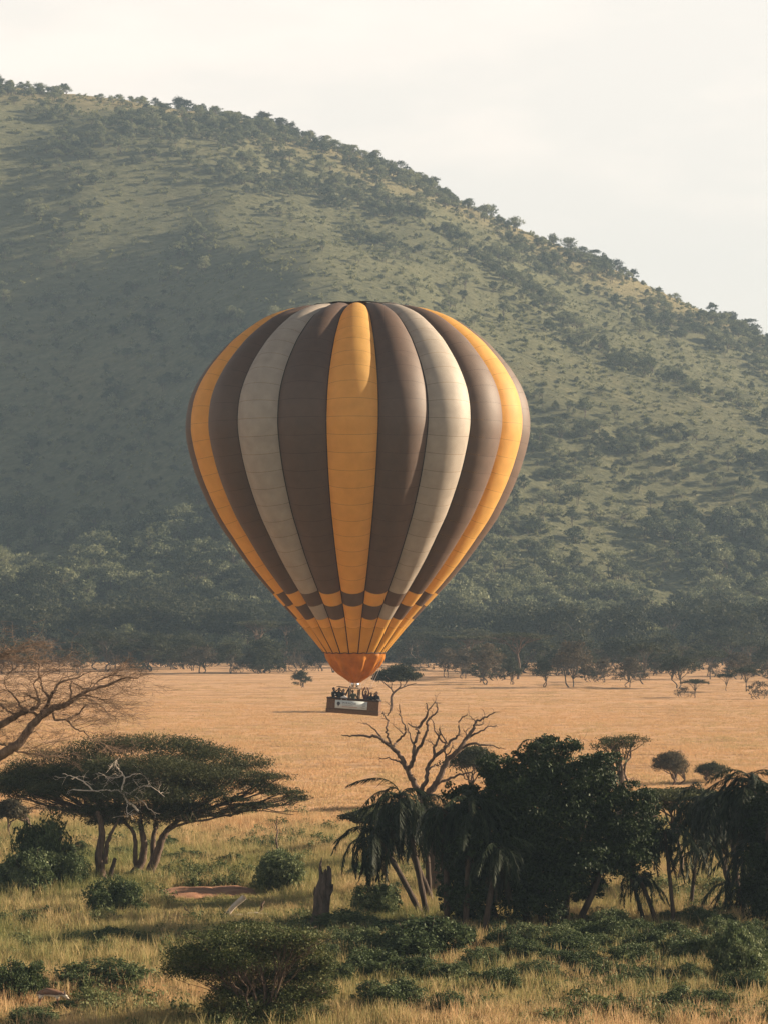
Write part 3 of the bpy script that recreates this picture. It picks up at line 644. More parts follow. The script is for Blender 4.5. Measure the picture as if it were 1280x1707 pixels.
# ------------------------------------------------------------------ branching growth for bare trees
def twiggery(mb, P0, dirv, ln, rad, depth, r, flatten=0.5, minr=0.007):
    n = 5; P = [np.array(P0, float)]; dv = np.array(dirv, float); dv /= np.linalg.norm(dv) + 1e-9
    for i in range(n - 1):
        dv = dv + r.normal(size=3) * np.array([0.33, 0.33, 0.28]); dv[2] *= (1 - 0.25 * flatten); dv /= np.linalg.norm(dv) + 1e-9
        P.append(P[-1] + dv * ln / (n - 1))
    P = np.array(P); mb.tube(P, np.linspace(rad, max(rad * 0.45, minr * 0.7), n), 4 if rad > 0.02 else 3)
    if depth <= 0: return
    for q in range(r.randint(2, 5)):
        i = r.randint(1, n); d2 = P[i] - P[i - 1]; d2 = d2 / (np.linalg.norm(d2) + 1e-9) + r.normal(size=3) * np.array([0.75, 0.75, 0.38]); d2[2] += 0.05
        twiggery(mb, P[i], d2, ln * (0.5 + 0.35 * r.rand()), max(rad * 0.55, minr), depth - 1, r, flatten, minr)

# ------------------------------------------------------------------ the umbrella acacia
def limb(mb, pts, d, r0, r1, r, k=7, depth=0.0, wob=0.03, n=None, pale=0.5):
    """pts in photo pixels at about distance d; depth = sideways run towards or away from the viewer"""
    m = len(pts); dz = np.cumsum(r.normal(size=m)) * depth; dz -= dz[0]
    P = np.array([at(a, b, d + q) for (a, b), q in zip(pts, dz)]); n = n or (m - 1) * 4 + 1
    Q = spline(P, n); Q[1:-1] += r.normal(size=(n - 2, 3)) * wob
    mb.tube(Q, np.linspace(r0, r1, n) ** 1.0, k, pale); return Q
def local(mb_me, origin):
    a = np.empty(len(mb_me.vertices) * 3, np.float32); mb_me.vertices.foreach_get('co', a); a = a.reshape(-1, 3) - np.asarray(origin, np.float32)
    mb_me.vertices.foreach_set('co', a.ravel()); mb_me.update(); return mb_me

def umbrella():
    d = gd(1468) ; k = d / F; r = np.random.RandomState(44); o = at(225, 1468, d); o[2] = 0
    tr = MB(); cr = MB(); tw = MB()
    limb(tr, [(212, 1474), (222, 1458), (235, 1440), (241, 1420), (240, 1400), (237, 1385), (235, 1372)], d, 0.30, 0.14, r, 9, 0.1, 0.015)
    limb(tr, [(228, 1448), (226, 1425), (226, 1400), (222, 1385), (208, 1372), (195, 1365)], d + .3, 0.17, 0.07, r, 7, 0.2, 0.015)
    limb(tr, [(246, 1474), (252, 1450), (262, 1425), (270, 1400), (280, 1385), (300, 1365)], d + 1.2, 0.34, 0.14, r, 9, 0.1, 0.015)
    limb(tr, [(255, 1440), (256, 1415), (256, 1395), (262, 1378)], d + 1.5, 0.20, 0.11, r, 8, 0.1, 0.015)
    pads = [ # px, row, rx, rz, depth
     (120, 1262, 60, 18, 2.5), (185, 1246, 62, 19, 1), (250, 1242, 66, 18, 0), (310, 1250, 58, 19, 1.5), (360, 1262, 58, 17, 0), (410, 1276, 52, 17, 1.5), (450, 1297, 38, 14, 0), (470, 1322, 38, 8, -1), (493, 1331, 26, 6, 1),
     (60, 1285, 56, 20, 3), (30, 1305, 45, 22, 1.5), (120, 1290, 60, 20, 0), (190, 1285, 62, 22, -2.5), (265, 1283, 66, 24, -3), (320, 1295, 62, 22, -2), (380, 1298, 55, 20, -1), (425, 1312, 45, 13, 0),
     (100, 1318, 62, 18, -1), (165, 1325, 62, 20, -2), (230, 1325, 64, 22, -3.5), (290, 1328, 52, 20, -3), (345, 1322, 42, 13, -2), (60, 1325, 45, 14, 1), (190, 1350, 52, 14, -1), (255, 1358, 52, 16, -1), (300, 1362, 34, 12, -0.5), (150, 1352, 38, 12, 0.5), (330, 1345, 30, 8, 0),
     (390, 1335, 32, 6, -1), (430, 1342, 40, 5, -1), (205, 1300, 60, 20, 3.5), (290, 1275, 66, 20, 4), (350, 1290, 60, 18, 4), (160, 1280, 60, 20, 5), (40, 1300, 50, 22, 4), (90, 1300, 60, 22, 2), (140, 1308, 60, 20, 1.5), (200, 1325, 60, 20, 1.5), (260, 1310, 60, 22, 1.5), (320, 1315, 55, 20, 1.5), (180, 1368, 40, 12, 0), (280, 1345, 46, 18, -1), (10, 1318, 30, 20, 0)]
    forks = [at(235, 1374, d), at(262, 1380, d + 1.5), at(298, 1366, d + 1.2), at(197, 1366, d + .3)]
    for i, (x, y, rx, rz, dd) in enumerate(pads):
        c = at(x, y, d + dd); n = int(rx * rz * 2.7) + 350
        cr.leaves(pad_points(r, c, rx * k, rx * k * 0.8, rz * k, int(n * 1.25), max(18, int(rx * rz / 20))), 0.085, 0.024, r, 0.5)
        f = forks[int(np.argmin([abs(q[0] - c[0]) for q in forks]))]
        ctrl = f + (c - f) * np.array([0.55, 0.3, 0.35])
        P = bez(f, ctrl, c, 10); P[1:-1] += r.normal(size=(8, 3)) * 0.08; tr.tube(P, np.linspace(0.12, 0.035, 10), 5)
        for q in range(10):
            s0 = P[3 + q % 6]; b = r.rand() * 6.28; tip = c + np.array([math.cos(b) * rx * k * 0.95, math.sin(b) * rx * k * 0.7, rz * k * (0.8 * r.rand() - 0.3)])
            Q = bez(s0, (s0 + tip) / 2 - np.array([0, 0, 0.15]), tip, 5); Q[1:-1] += r.normal(size=(3, 3)) * 0.08; tr.tube(Q, np.linspace(0.03, 0.01, 5), 3)
    # long low boughs on the right
    limb(tr, [(298, 1366), (330, 1358), (375, 1360), (410, 1350), (450, 1338), (490, 1333), (522, 1331)], d, 0.12, 0.02, r, 6, 0.3, 0.03)
    limb(tr, [(280, 1385), (310, 1372), (350, 1366), (400, 1354), (440, 1352), (490, 1358)], d - 0.5, 0.10, 0.02, r, 6, 0.3, 0.03)
    limb(tr, [(375, 1340), (420, 1342), (460, 1352), (500, 1352)], d - 0.5, 0.06, 0.015, r, 5, 0.3, 0.03)
    for i in range(420):      # hanging fine twigs under the crown
        x = 60 + 430 * r.rand(); y = np.interp(x, [60, 150, 250, 330, 430, 500], [1345, 1362, 1372, 1360, 1345, 1338]) - 10 * r.rand(); dd = r.normal() * 2
        a = at(x, y, d + dd); b = a + np.array([r.normal() * 0.5, r.normal() * 0.4, -0.15 - 0.45 * r.rand()]) * (1 if x < 330 else 0.6)
        tr.tube(np.array([a, (a + b) / 2 + r.normal(size=3) * 0.05, b]), [0.012, 0.01, 0.006], 3)
        if r.rand() < 0.5: cr.leaves(a + (b - a) * r.rand(14, 1) + r.normal(size=(14, 3)) * 0.09, 0.07, 0.03, r)
    e = empty('umbrella_acacia', o); obj('trunk', local(tr.build('trunk', B_mid, True), o), e); obj('crown', local(cr.build('crown', G_umb), o), e)
    db = MB(); dd = d - 4.6
    for pts, a, b in [([(232, 1352), (222, 1343), (212, 1335), (202, 1320), (180, 1317), (156, 1318), (122, 1316)], .07, .04), ([(202, 1320), (207, 1305), (207, 1293), (198, 1282), (194, 1272), (199, 1262)], .06, .02), ([(156, 1318), (140, 1304), (122, 1295), (105, 1290)], .05, .02),
                      ([(202, 1320), (220, 1325), (236, 1335), (253, 1350)], .06, .02), ([(207, 1300), (225, 1290), (240, 1292), (250, 1305)], .04, .015), ([(212, 1325), (235, 1312), (253, 1312), (275, 1328)], .05, .015), ([(212, 1335), (212, 1350), (214, 1362)], .03, .015), ([(207, 1293), (190, 1297), (165, 1288)], .035, .015)]:
        Q = limb(db, pts, dd, a, b, r, 6, .15, .03)
        for q in range(5):
            j = r.randint(len(Q) // 3, len(Q)); twiggery(db, Q[j], r.normal(size=3), .7, .018, 1, r, .3, .009)
    obj('dead_bough', local(db.build('dead_bough', B_pale, True), o), e)
    tag(e, 'great umbrella acacia with spreading flat crown and several twisted trunks at left', 'tree')
    # the split dead trunk standing beside it
    t2 = MB(); d2 = gd(1475)
    limb(t2, [(172, 1480), (168, 1450), (166, 1425), (170, 1395), (168, 1370), (164, 1352)], d2, 0.33, 0.13, r, 9, 0.05, 0.02)
    limb(t2, [(176, 1440), (178, 1415), (183, 1395), (192, 1378), (200, 1364)], d2, 0.17, 0.05, r, 7, 0.05, 0.02)
    e = empty('dead_tree', at(172, 1480, d2)); obj('trunk', local(t2.build('trunk', B_mid, True), at(172, 1480, d2)), e)
    tag(e, 'forked dead trunk standing left of the umbrella acacia stems', 'dead tree')
    t3 = MB(); limb(t3, [(183, 1472), (186, 1455), (190, 1440), (193, 1431)], d2 - .5, 0.15, 0.11, r, 7, 0.02, 0.015)
    e = empty('tree_stump', at(183, 1475, d2 - .5)); obj('trunk', local(t3.build('trunk', B_dark, True), at(183, 1475, d2 - .5)), e)
    tag(e, 'short leaning dark stump between the forked trunk and the acacia stems', 'stump')
umbrella()

def leafless():
    d = 112.0; r = np.random.RandomState(77); tr = MB(); o = at(-118, 1661, d); o[2] = 0
    Ls = [([(-118, 1668), (-112, 1500), (-100, 1400), (-85, 1320), (-50, 1285)], .42, .30, 0),
      ([(-50, 1285), (-20, 1270), (0, 1259), (20, 1247), (32, 1239), (49, 1216), (67, 1196), (87, 1182), (102, 1178), (118, 1170), (130, 1161), (154, 1148), (181, 1142), (203, 1132), (231, 1130)], .26, .02, .10),
      ([(-85, 1320), (-60, 1260), (-30, 1228), (0, 1210), (20, 1198), (37, 1188), (53, 1184), (67, 1170), (56, 1163), (43, 1155)], .22, .03, .35),
      ([(67, 1196), (77, 1178), (85, 1162), (92, 1150), (100, 1139), (114, 1133), (130, 1128), (150, 1120)], .10, .015, .3),
      ([(85, 1162), (76, 1155), (71, 1147), (69, 1135), (65, 1123), (66, 1109), (59, 1102), (51, 1097), (59, 1089)], .07, .015, .3),
      ([(67, 1196), (55, 1188), (39, 1182), (30, 1168), (20, 1155), (10, 1147), (8, 1129)], .07, .015, .4),
      ([(20, 1247), (26, 1251), (45, 1255), (71, 1261), (81, 1260)], .06, .015, .2),
      ([(87, 1182), (93, 1200), (110, 1200), (126, 1214), (142, 1221), (154, 1235), (173, 1239), (187, 1251)], .05, .012, .3),
      ([(118, 1168), (119, 1152), (120, 1137), (138, 1147), (150, 1145), (153, 1135)], .05, .012, .3),
      ([(110, 1200), (120, 1196), (130, 1190), (140, 1180), (154, 1172), (173, 1180), (185, 1192), (195, 1200)], .05, .012, .3),
      ([(-60, 1260), (-30, 1245), (0, 1241), (16, 1247)], .07, .03, .3),
      ([(-85, 1320), (-70, 1240), (-50, 1190), (-25, 1165), (0, 1174), (12, 1184), (22, 1190)], .12, .03, .4),
      ([(-70, 1240), (-60, 1170), (-40, 1120), (-10, 1095), (20, 1085)], .12, .02, .5),
      ([(67, 1170), (60, 1150), (58, 1138), (66, 1128), (80, 1120), (95, 1118)], .045, .012, .4),
      ([(130, 1161), (150, 1160), (175, 1168), (190, 1172)], .04, .01, .3), ([(154, 1148), (165, 1135), (180, 1128), (196, 1126)], .04, .01, .3)]
    for i, (pts, r0, r1, dp) in enumerate(Ls):
        low = False
        Q = limb(tr, pts, d - (1.0 if i > 1 else 0) * 0, r0, r1, r, 7, dp, 0.02)
        ln = len(Q); nt_ = {0: 2, 1: 34, 2: 26, 11: 26, 12: 36}.get(i, 12)
        for q in range(nt_):
            j = r.randint(max(2, ln // 4 if i != 0 else ln - 3), ln)
            t = Q[j] - Q[max(j - 2, 0)]; t /= np.linalg.norm(t) + 1e-9; dv = t * 0.8 + r.normal(size=3) * np.array([.8, .8, .45]) + np.array([0.15, 0, 0.05 if not low else 0])
            twiggery(tr, Q[j], dv, 0.75 + 0.7 * r.rand(), 0.014, 3, r, 0.95, 0.0045)
    e = empty('leafless_acacia', o); obj('trunk', local(tr.build('trunk', B_lflss, True), o), e)
    tag(e, 'bare brown acacia reaching in from the left edge, all sunlit branches and twigs', 'tree')
leafless()

def dead_tree():
    d = 151.0; r = np.random.RandomState(12); tr = MB(); T = lambda L_: [(560 + a / 4.267, 1160 + b / 4.267) for a, b in L_]
    o = at(716, 1500, d); o[2] = 0
    Ls = [([(715, 1440), (705, 1200), (690, 1000), (665, 850), (625, 745), (600, 690)], .36, .20, 0),
      ([(600, 690), (550, 610), (510, 530), (470, 450), (400, 370), (340, 320), (280, 290), (200, 285), (100, 285), (40, 278)], .15, .02, .12),
      ([(400, 370), (330, 310), (260, 230), (215, 200)], .06, .015, .3), ([(390, 355), (370, 290), (355, 230), (370, 175), (340, 130), (335, 110)], .06, .02, .3),
      ([(365, 140), (395, 90), (385, 40)], .03, .012, .3), ([(410, 360), (430, 330), (480, 280), (495, 220), (465, 160), (450, 60)], .06, .02, .3),
      ([(480, 275), (420, 220)], .03, .015, .3), ([(510, 530), (450, 470), (390, 450), (310, 445)], .06, .018, .3),
      ([(510, 530), (545, 450), (550, 360), (575, 280), (575, 235), (510, 195)], .11, .03, .2), ([(575, 235), (640, 150), (650, 100), (640, 50)], .07, .03, .2),
      ([(545, 450), (600, 350), (640, 260), (655, 180), (715, 110), (720, 60), (700, 50)], .08, .02, .2), ([(650, 110), (700, 50), (710, 30)], .035, .015, .2),
      ([(545, 340), (520, 270), (510, 230)], .04, .02, .3), ([(605, 675), (640, 600), (650, 500), (690, 440), (705, 350), (740, 270), (735, 230)], .11, .03, .2),
      ([(705, 350), (650, 315)], .03, .015, .3), ([(650, 530), (700, 495), (730, 490)], .05, .03, .3), ([(700, 430), (770, 380), (820, 320), (870, 270), (875, 170), (935, 135)], .09, .02, .2),
      ([(790, 340), (740, 310), (700, 220), (690, 180), (660, 150)], .04, .015, .3), ([(640, 720), (700, 640), (740, 570), (790, 460), (870, 390), (930, 300), (980, 230), (990, 185), (1060, 150), (1130, 115)], .17, .025, .12),
      ([(990, 185), (945, 140)], .03, .015, .3), ([(940, 300), (1010, 260), (1080, 225), (1140, 212)], .05, .02, .3), ([(870, 400), (940, 350), (1050, 345), (1130, 360), (1175, 372)], .07, .02, .2),
      ([(740, 610), (820, 585), (900, 555), (960, 545)], .07, .03, .3), ([(790, 450), (765, 380), (780, 330), (740, 270), (720, 250)], .05, .02, .3), ([(940, 290), (905, 245)], .035, .015, .3),
      ([(780, 430), (815, 390), (830, 350)], .035, .018, .3), ([(990, 210), (1040, 200), (1050, 160)], .03, .015, .2), ([(580, 660), (560, 600), (540, 560)], .06, .03, .1)]
    for i, (p, r0, r1, dp) in enumerate(Ls):
        Q = limb(tr, T(p), d, r0 * 1.3, r1 * 1.25, r, 7, dp, 0.035)
        if i:
            for q in range(3):
                j = r.randint(len(Q) // 2, len(Q)); t = Q[j] - Q[j - 1]; t /= np.linalg.norm(t) + 1e-9
                twiggery(tr, Q[j], t + r.normal(size=3) * .8, 0.25 + 0.35 * r.rand(), 0.018, 0 if q else 1, r, 0, 0.01)
    e = empty('dead_tree', o); obj('trunk', local(tr.build('trunk', B_dead, True), o), e)
    tag(e, 'tall bare dead tree with forked limbs rising behind the palms below the basket', 'dead tree')
dead_tree()

# ------------------------------------------------------------------ palms
def frond_mesh(name, r, ln, droop, mat, dead=False):
    n = 16; P = []; p = np.zeros(3); a = R_(64 if not dead else -55)
    for i in range(n):
        P.append(p.copy()); a -= droop * (1.75 - 1.5 * i / n) / n * (1.5 if i < 8 else 1.0); a = max(a, R_(-87)); p = p + np.array([math.cos(a), 0, math.sin(a)]) * ln / n
    P = np.array(P); mb = MB(); mb.tube(P, np.linspace(0.035, 0.008, n), 3)
    T = np.gradient(P, axis=0); T /= np.linalg.norm(T, axis=1)[:, None]
    Vs, Fs, Ti, k = [], [], [], 0
    for i in range(2, n):
        for f in (0, 0.33, 0.66):
            if i == n - 1 and f > 0: break
            c = P[i] if f == 0 else P[i] * (1 - f) + P[min(i + 1, n - 1)] * f
            L_ = 0.60 * math.sin(math.pi * (0.18 + 0.78 * (i + f) / n)) * (0.55 + 0.65 * r.rand())
            for s in (-1, 1):
                d = T[i] * 0.75 + np.array([0, s * 0.7, 0]) + np.array([0, 0, -0.45 if not dead else -0.9]) + r.normal(size=3) * 0.25; d /= np.linalg.norm(d)
                wv = np.cross(d, [0.2, s * 0.3, 1.0]); wv = wv / np.linalg.norm(wv) * 0.026
                m_ = c + d * L_ * 0.5; e_ = c + d * L_ + np.array([0, 0, -0.07])
                Vs += [c - wv * .5, c + wv * .5, m_ + wv, m_ - wv, e_ + wv * .1, e_ - wv * .1]; Fs += [[k, k + 1, k + 2, k + 3], [k + 3, k + 2, k + 4, k + 5]]; Ti += [r.rand()] * 6; k += 6
    mb.add(np.array(Vs), np.array(Fs), np.array(Ti)); return mb.build(name, mat)
pr_ = np.random.RandomState(61)
FR = [frond_mesh('frond', pr_, 2.8 + 0.8 * pr_.rand(), R_(a), G_palm) for a in (80, 105, 125, 140, 160, 170)]
FD = [frond_mesh('dead_frond', pr_, 3.0 + 0.6 * pr_.rand(), R_(a), G_dead, True) for a in (90, 110)]
def palm(px, base, top, label, nf=38, nd_=18, scale=1.0, rad=0.13, dd=0.0, ctrl=None):
    d = gd(base[1]) + dd; a = at(base[0], base[1], d); a[2] = gz(a[0], a[1]) - 0.1; b = at(top[0], top[1], d + random.uniform(-.5, .5))
    m_ = at(ctrl[0], ctrl[1], d) if ctrl else (a + b) / 2 + np.array([(b[0] - a[0]) * -0.06, 0, 0.1])
    e = empty('wild_date_palm', a); tr = MB(); P = bez(a, m_, b, 14)
    tr.tube(P, np.linspace(rad * 1.25, rad, 14) * (1 + 0.08 * np.sin(np.arange(14) * 2.6)), 8)
    obj('trunk', local(tr.build('trunk', B_dark, True), a), e)
    for i in range(nf + nd_):
        dead = i >= nf; q = i if not dead else i - nf
        me = FR[(i * 7 + int(px)) % 6] if not dead else FD[i % 2]
        o = bpy.data.objects.new('frond' if not dead else 'dead_frond', me); COL.objects.link(o); o.parent = e
        o.location = Vector(b - a) + Vector((0, 0, -0.02 * q))
        az = q * 2.399 + random.uniform(-.3, .3); tilt = (q / max(nf, 1)) * R_(48) - R_(22) if not dead else R_(8) + R_(16) * random.random()
        o.rotation_euler = (0, tilt + random.uniform(-.16, .16), az + random.uniform(-.4, .4)); s = scale * (random.uniform(0.65, 1.15) if not dead else random.uniform(.35, 1.05)); o.scale = (s, s, s)
    tag(e, label, 'palm', 'wild date palms around the dark fig tree'); return e
palm(1, (706, 1530), (623, 1385), 'leftmost wild date palm on a long trunk leaning left', scale=.92)
palm(2, (712, 1528), (668, 1325), 'palm with the highest crown left of the dead tree', scale=1.15)
palm(3, (722, 1505), (650, 1350), 'shaggy palm between the leftmost one and the highest one', scale=1.0)
palm(4, (716, 1500), (706, 1345), 'palm hanging its fronds in front of the dead tree trunk', scale=1.1)
palm(5, (745, 1556), (742, 1350), 'palm with upright tip right of the dead tree trunk', scale=.9, nf=44)
palm(6, (775, 1562), (785, 1335), 'palm leaning on the left side of the dark fig tree', scale=.9, nf=40)
palm(7, (805, 1564), (832, 1410), 'palm buried in the left half of the dark fig tree', scale=.85, nf=40)
palm(8, (1124, 1550), (1107, 1385), 'slim palm with thin straight trunk right of the fig tree', nf=14, nd_=4, scale=.85, rad=.09)
palm(9, (1150, 1520), (1161, 1412), 'little palm with open star of fronds on a slender trunk', nf=20, nd_=2, scale=.72, rad=.09)
palm(10, (1098, 1548), (1068, 1470), 'leaning palm trunk tucked under the right side of the fig tree', nf=10, nd_=2, scale=.7, rad=.10)
palm(11, (1075, 1540), (1050, 1462), 'thinner leaning palm trunk under the fig tree, left of its twin', nf=8, nd_=2, scale=.6, rad=.09)
palm(12, (1220, 1490), (1172, 1335), 'drooping palm left in the right-hand palm group, trunk curved', nf=44, nd_=18, scale=1.15)
palm(13, (1232, 1500), (1210, 1328), 'heavy-headed palm in the middle of the right-hand palm group', nf=44, nd_=20, scale=1.2)
palm(14, (1255, 1530), (1250, 1300), 'tall palm with sunlit crown tip near the right edge', nf=46, nd_=20, scale=1.2)
palm(15, (1290, 1530), (1283, 1330), 'dark palm cut by the right edge of the photo', nf=46, nd_=20, scale=1.2)
palm(16, (1238, 1530), (1232, 1480), 'low young palm with arching fronds below the right-hand group', nf=20, nd_=4, scale=.95)
palm(17, (1268, 1535), (1262, 1410), 'short dark palm at the foot of the tall one by the right edge', nf=44, nd_=20, scale=1.1)
palm(18, (920, 1548), (893, 1240), 'palm whose curved frond tips poke out of the top of the fig tree', nf=10, nd_=0, scale=.55, rad=.08)

# ------------------------------------------------------------------ dark fig tree
def fig():
    d = 135.0; k = d / F; r = np.random.RandomState(23); o = at(920, 1553, d); o[2] = 0; tr = MB(); cr = MB()
    stems = [((880, 1556), (862, 1450), (840, 1380)), ((905, 1556), (900, 1440), (905, 1350)), ((940, 1556), (950, 1450), (975, 1370)), ((830, 1552), (812, 1480), (800, 1400)), ((960, 1552), (985, 1490), (1020, 1410)), ((790, 1550), (780, 1500), (765, 1430))]
    tips = []
    for s in stems: Q = limb(tr, s, d + r.normal() * .6, .20, .11, r, 8, .1, .03); tips.append(Q[-1])
    out = [(880, 1258, 34, 20), (915, 1248, 30, 16), (850, 1276, 36, 24), (945, 1262, 36, 20), (985, 1282, 40, 24), (1012, 1300, 36, 26), (1045, 1325, 36, 26), (1068, 1352, 30, 24), (1082, 1385, 30, 26), (815, 1300, 34, 24), (800, 1330, 30, 22), (900, 1290, 48, 32), (950, 1305, 50, 34), (860, 1315, 48, 32),
      (1000, 1335, 48, 32), (1040, 1370, 46, 30), (825, 1352, 40, 28), (775, 1372, 30, 22), (900, 1340, 54, 36), (955, 1358, 54, 34), (860, 1375, 50, 34), (1010, 1390, 50, 30), (1062, 1410, 40, 26), (790, 1405, 42, 30), (835, 1412, 50, 34), (890, 1405, 50, 34), (945, 1412, 54, 34), (990, 1432, 50, 28), (1045, 1438, 42, 26),
      (1085, 1425, 22, 24), (755, 1415, 26, 28), (770, 1445, 36, 30), (820, 1458, 48, 32), (880, 1456, 52, 32), (935, 1460, 50, 28), (1000, 1465, 34, 18), (1078, 1462, 24, 18), (745, 1475, 26, 28), (790, 1490, 42, 32), (850, 1498, 46, 28), (905, 1500, 40, 22), (960, 1492, 30, 14), (750, 1515, 30, 24), (800, 1528, 30, 18), (735, 1540, 22, 14), (765, 1335, 34, 24), (738, 1375, 26, 28), (752, 1455, 30, 30), (1095, 1360, 22, 22), (1098, 1400, 18, 24)]
    for (x, y, rx, rz) in out:
        for dd in ((-1.8, 1.6) if rx > 36 else (r.normal() * 1.2,)):
            c = at(x + r.normal() * 9, y + r.normal() * 6, d + dd + r.normal() * .5); n = int(rx * rz * 1.35) + 80
            kk = max(9, n // 40); u = r.normal(size=(kk, 3)); u /= np.linalg.norm(u, axis=1)[:, None]; u *= (r.rand(kk) ** .33)[:, None]
            P = c + (u[r.randint(0, kk, n)] + r.normal(size=(n, 3)) * .14) * np.array([rx * k, rx * k * .9, rz * k])
            cr.leaves(P, 0.105, 0.05, r, 0.15, hang=np.array([0, 0, -0.5]))
        t = tips[int(np.argmin([np.linalg.norm(q - at(x, y, d)) for q in tips]))]; c = at(x, y, d)
        Pb = bez(t, t + (c - t) * np.array([.4, .3, .7]), c, 8); Pb[1:-1] += r.normal(size=(6, 3)) * .1; tr.tube(Pb, np.linspace(.12, .03, 8), 5)
    for i in range(9):     # outer twigs that reach out of the outline
        x, y = [(1000, 1270), (1015, 1262), (1040, 1300), (830, 1290), (790, 1340), (900, 1240), (1075, 1340), (1095, 1380), (960, 1240)][i]
        a = at(x - (x - 920) * .25, y + 22, d); b = at(x, y, d); twiggery(tr, a, b - a, np.linalg.norm(b - a) * 1.2, .03, 2, r, 0, .01)
    # dark undergrowth between the stems
    e = empty('fig_tree', o); obj('trunk', local(tr.build('trunk', B_dark, True), o), e); obj('crown', local(cr.build('crown', G_fig), o), e)
    tag(e, 'huge dark fig tree with dense leaves down to the ground, right of the dead tree', 'tree')
fig()
def edge_tree():
    d = 137.0; k = d / F; r = np.random.RandomState(90); o = at(1290, 1543, d); o[2] = 0; tr = MB(); cr = MB()
    for s in (((1285, 1546), (1282, 1450), (1278, 1370)), ((1310, 1546), (1318, 1440), (1325, 1340))): limb(tr, s, d, .22, .1, r, 8, .1, .03)
    for (x, y, rx, rz) in [(1268, 1345, 26, 26), (1290, 1320, 30, 26), (1325, 1315, 40, 30), (1262, 1385, 26, 30), (1300, 1370, 40, 34), (1350, 1370, 40, 34), (1265, 1430, 28, 32), (1305, 1430, 40, 34), (1350, 1430, 40, 34), (1262, 1480, 30, 30), (1300, 1490, 40, 30), (1350, 1490, 40, 30), (1275, 1520, 34, 20)]:
        n = int(rx * rz * 1.7); kk = max(9, n // 40); u = r.normal(size=(kk, 3)); u /= np.linalg.norm(u, axis=1)[:, None]; u *= (r.rand(kk) ** .33)[:, None]
        P = at(x, y, d + r.normal() * 1.2) + (u[r.randint(0, kk, n)] + r.normal(size=(n, 3)) * .15) * np.array([rx * k, rx * k, rz * k]); cr.leaves(P, .105, .05, r, .15, hang=np.array([0, 0, -.5]))
    e = empty('fig_tree', o); obj('trunk', local(tr.build('trunk', B_dark, True), o), e); obj('crown', local(cr.build('crown', G_fig), o), e)
    tag(e, 'dense dark tree behind the palms, cut by the right edge of the photo', 'tree')
edge_tree()

# ------------------------------------------------------------------ middle-distance trees beyond the fig tree
def mid_acacia(px, py, wp, hp, seed, label, leafm=G_umb, low=.6, thick=.1, n=9000, pads=12, lf=0.17, cat='tree', nst=2, fork=.3, lean=0, name='acacia_tree', dm=.35):
    d = gd(py); k = d / F; r = np.random.RandomState(seed); e = empty(name, ((px - CXP) * k, d, 0))
    tm, cm = acacia_meshes('mid', r, hp * k, wp * k, pads, n, lf, dm, thick, .05 * hp * k * .35 + .06, leafm=leafm, barkm=B_mid, sides=5, nstem=nst, low=low, fork=fork, lean=lean)
    obj('trunk', tm, e); obj('crown', cm, e); tag(e, label, cat); return e
G_far2 = foliage('brown_acacia_leaves', [(0.0, (0.05, 0.042, 0.028)), (0.5, (0.085, 0.072, 0.045)), (1.0, (0.13, 0.11, 0.07))], 0.2)
mid_acacia(790, 1345, 96, 102, 3, 'domed green acacia showing between the dead tree limbs and the fig tree', low=.55, thick=.13, n=12000)
mid_acacia(606, 1425, 84, 74, 7, 'small acacia with a flat crown poking out left of the leftmost palm', low=.66, thick=.08)
mid_acacia(1117, 1308, 68, 56, 11, 'feathery brown acacia standing on the plain above the gap right of the fig tree', leafm=G_far2, low=.14, dm=.33, thick=.16, n=15000, pads=18, lf=.12, fork=.14, nst=3)
mid_acacia(1186, 1305, 66, 34, 13, 'low dark green bush on the plain right of the feathery brown acacia', low=.12, dm=.3, thick=.22, n=9000, lf=.13, cat='bush', fork=.1, name='bush')
mid_acacia(1128, 1470, 190, 152, 17, 'wide flat acacia spanning the gap between the fig tree and the right palms', low=.80, dm=.06, thick=.05, n=14000, pads=14, fork=.5, nst=1)
mid_acacia(1022, 1440, 108, 212, 19, 'sparse flat-topped acacia showing above the right shoulder of the fig tree', low=.84, dm=.06, thick=.045, lf=.11, n=3500, pads=9, fork=.55, nst=2, lean=.06)
mid_acacia(20, 1400, 60, 70, 29, 'greyish acacia behind the green thicket at the left edge', leafm=G_far2, low=.3, thick=.14)

# ------------------------------------------------------------------ bushes
def bush_mesh(r, n, leaf, lobes=9, core=True):
    mb = MB(); st = MB()
    for i in range(lobes):
        a = r.rand() * 6.28; q = 0.62 * r.rand() ** .6; h = 0.2 + 0.45 * r.rand() * (1 - q * .6); s = .26 + .16 * r.rand()
        c = np.array([q * math.cos(a), q * math.sin(a), h]); kk = max(8, n // lobes // 22); u = r.normal(size=(kk, 3)); u /= np.linalg.norm(u, axis=1)[:, None]; u *= (.55 + .45 * r.rand(kk))[:, None]
        P = c + (u[r.randint(0, kk, n // lobes)] + r.normal(size=(n // lobes, 3)) * .12) * np.array([s, s, s * .95]); P[:, 2] = np.abs(P[:, 2]); mb.leaves(P, leaf, leaf * .55, r, 0.2)
        for j in range(3):
            e_ = c + u[j] * s * 1.15; st.tube(bez(np.array([0, 0, -.05]), np.array([c[0] * .5, c[1] * .5, h * .4]), e_, 6), np.linspace(.03, .008, 6), 3)
    return st.build('stems', B_dark), mb.build('leaves', G_bush)
br = np.random.RandomState(9)
BU = {'big': [bush_mesh(br, 15000, .031, 13) for _ in range(4)], 'small': [bush_mesh(br, 5500, .050, 8) for _ in range(5)]}
BU['tall'] = [bush_mesh(br, 17000, .027, 24)]
_b = [0]
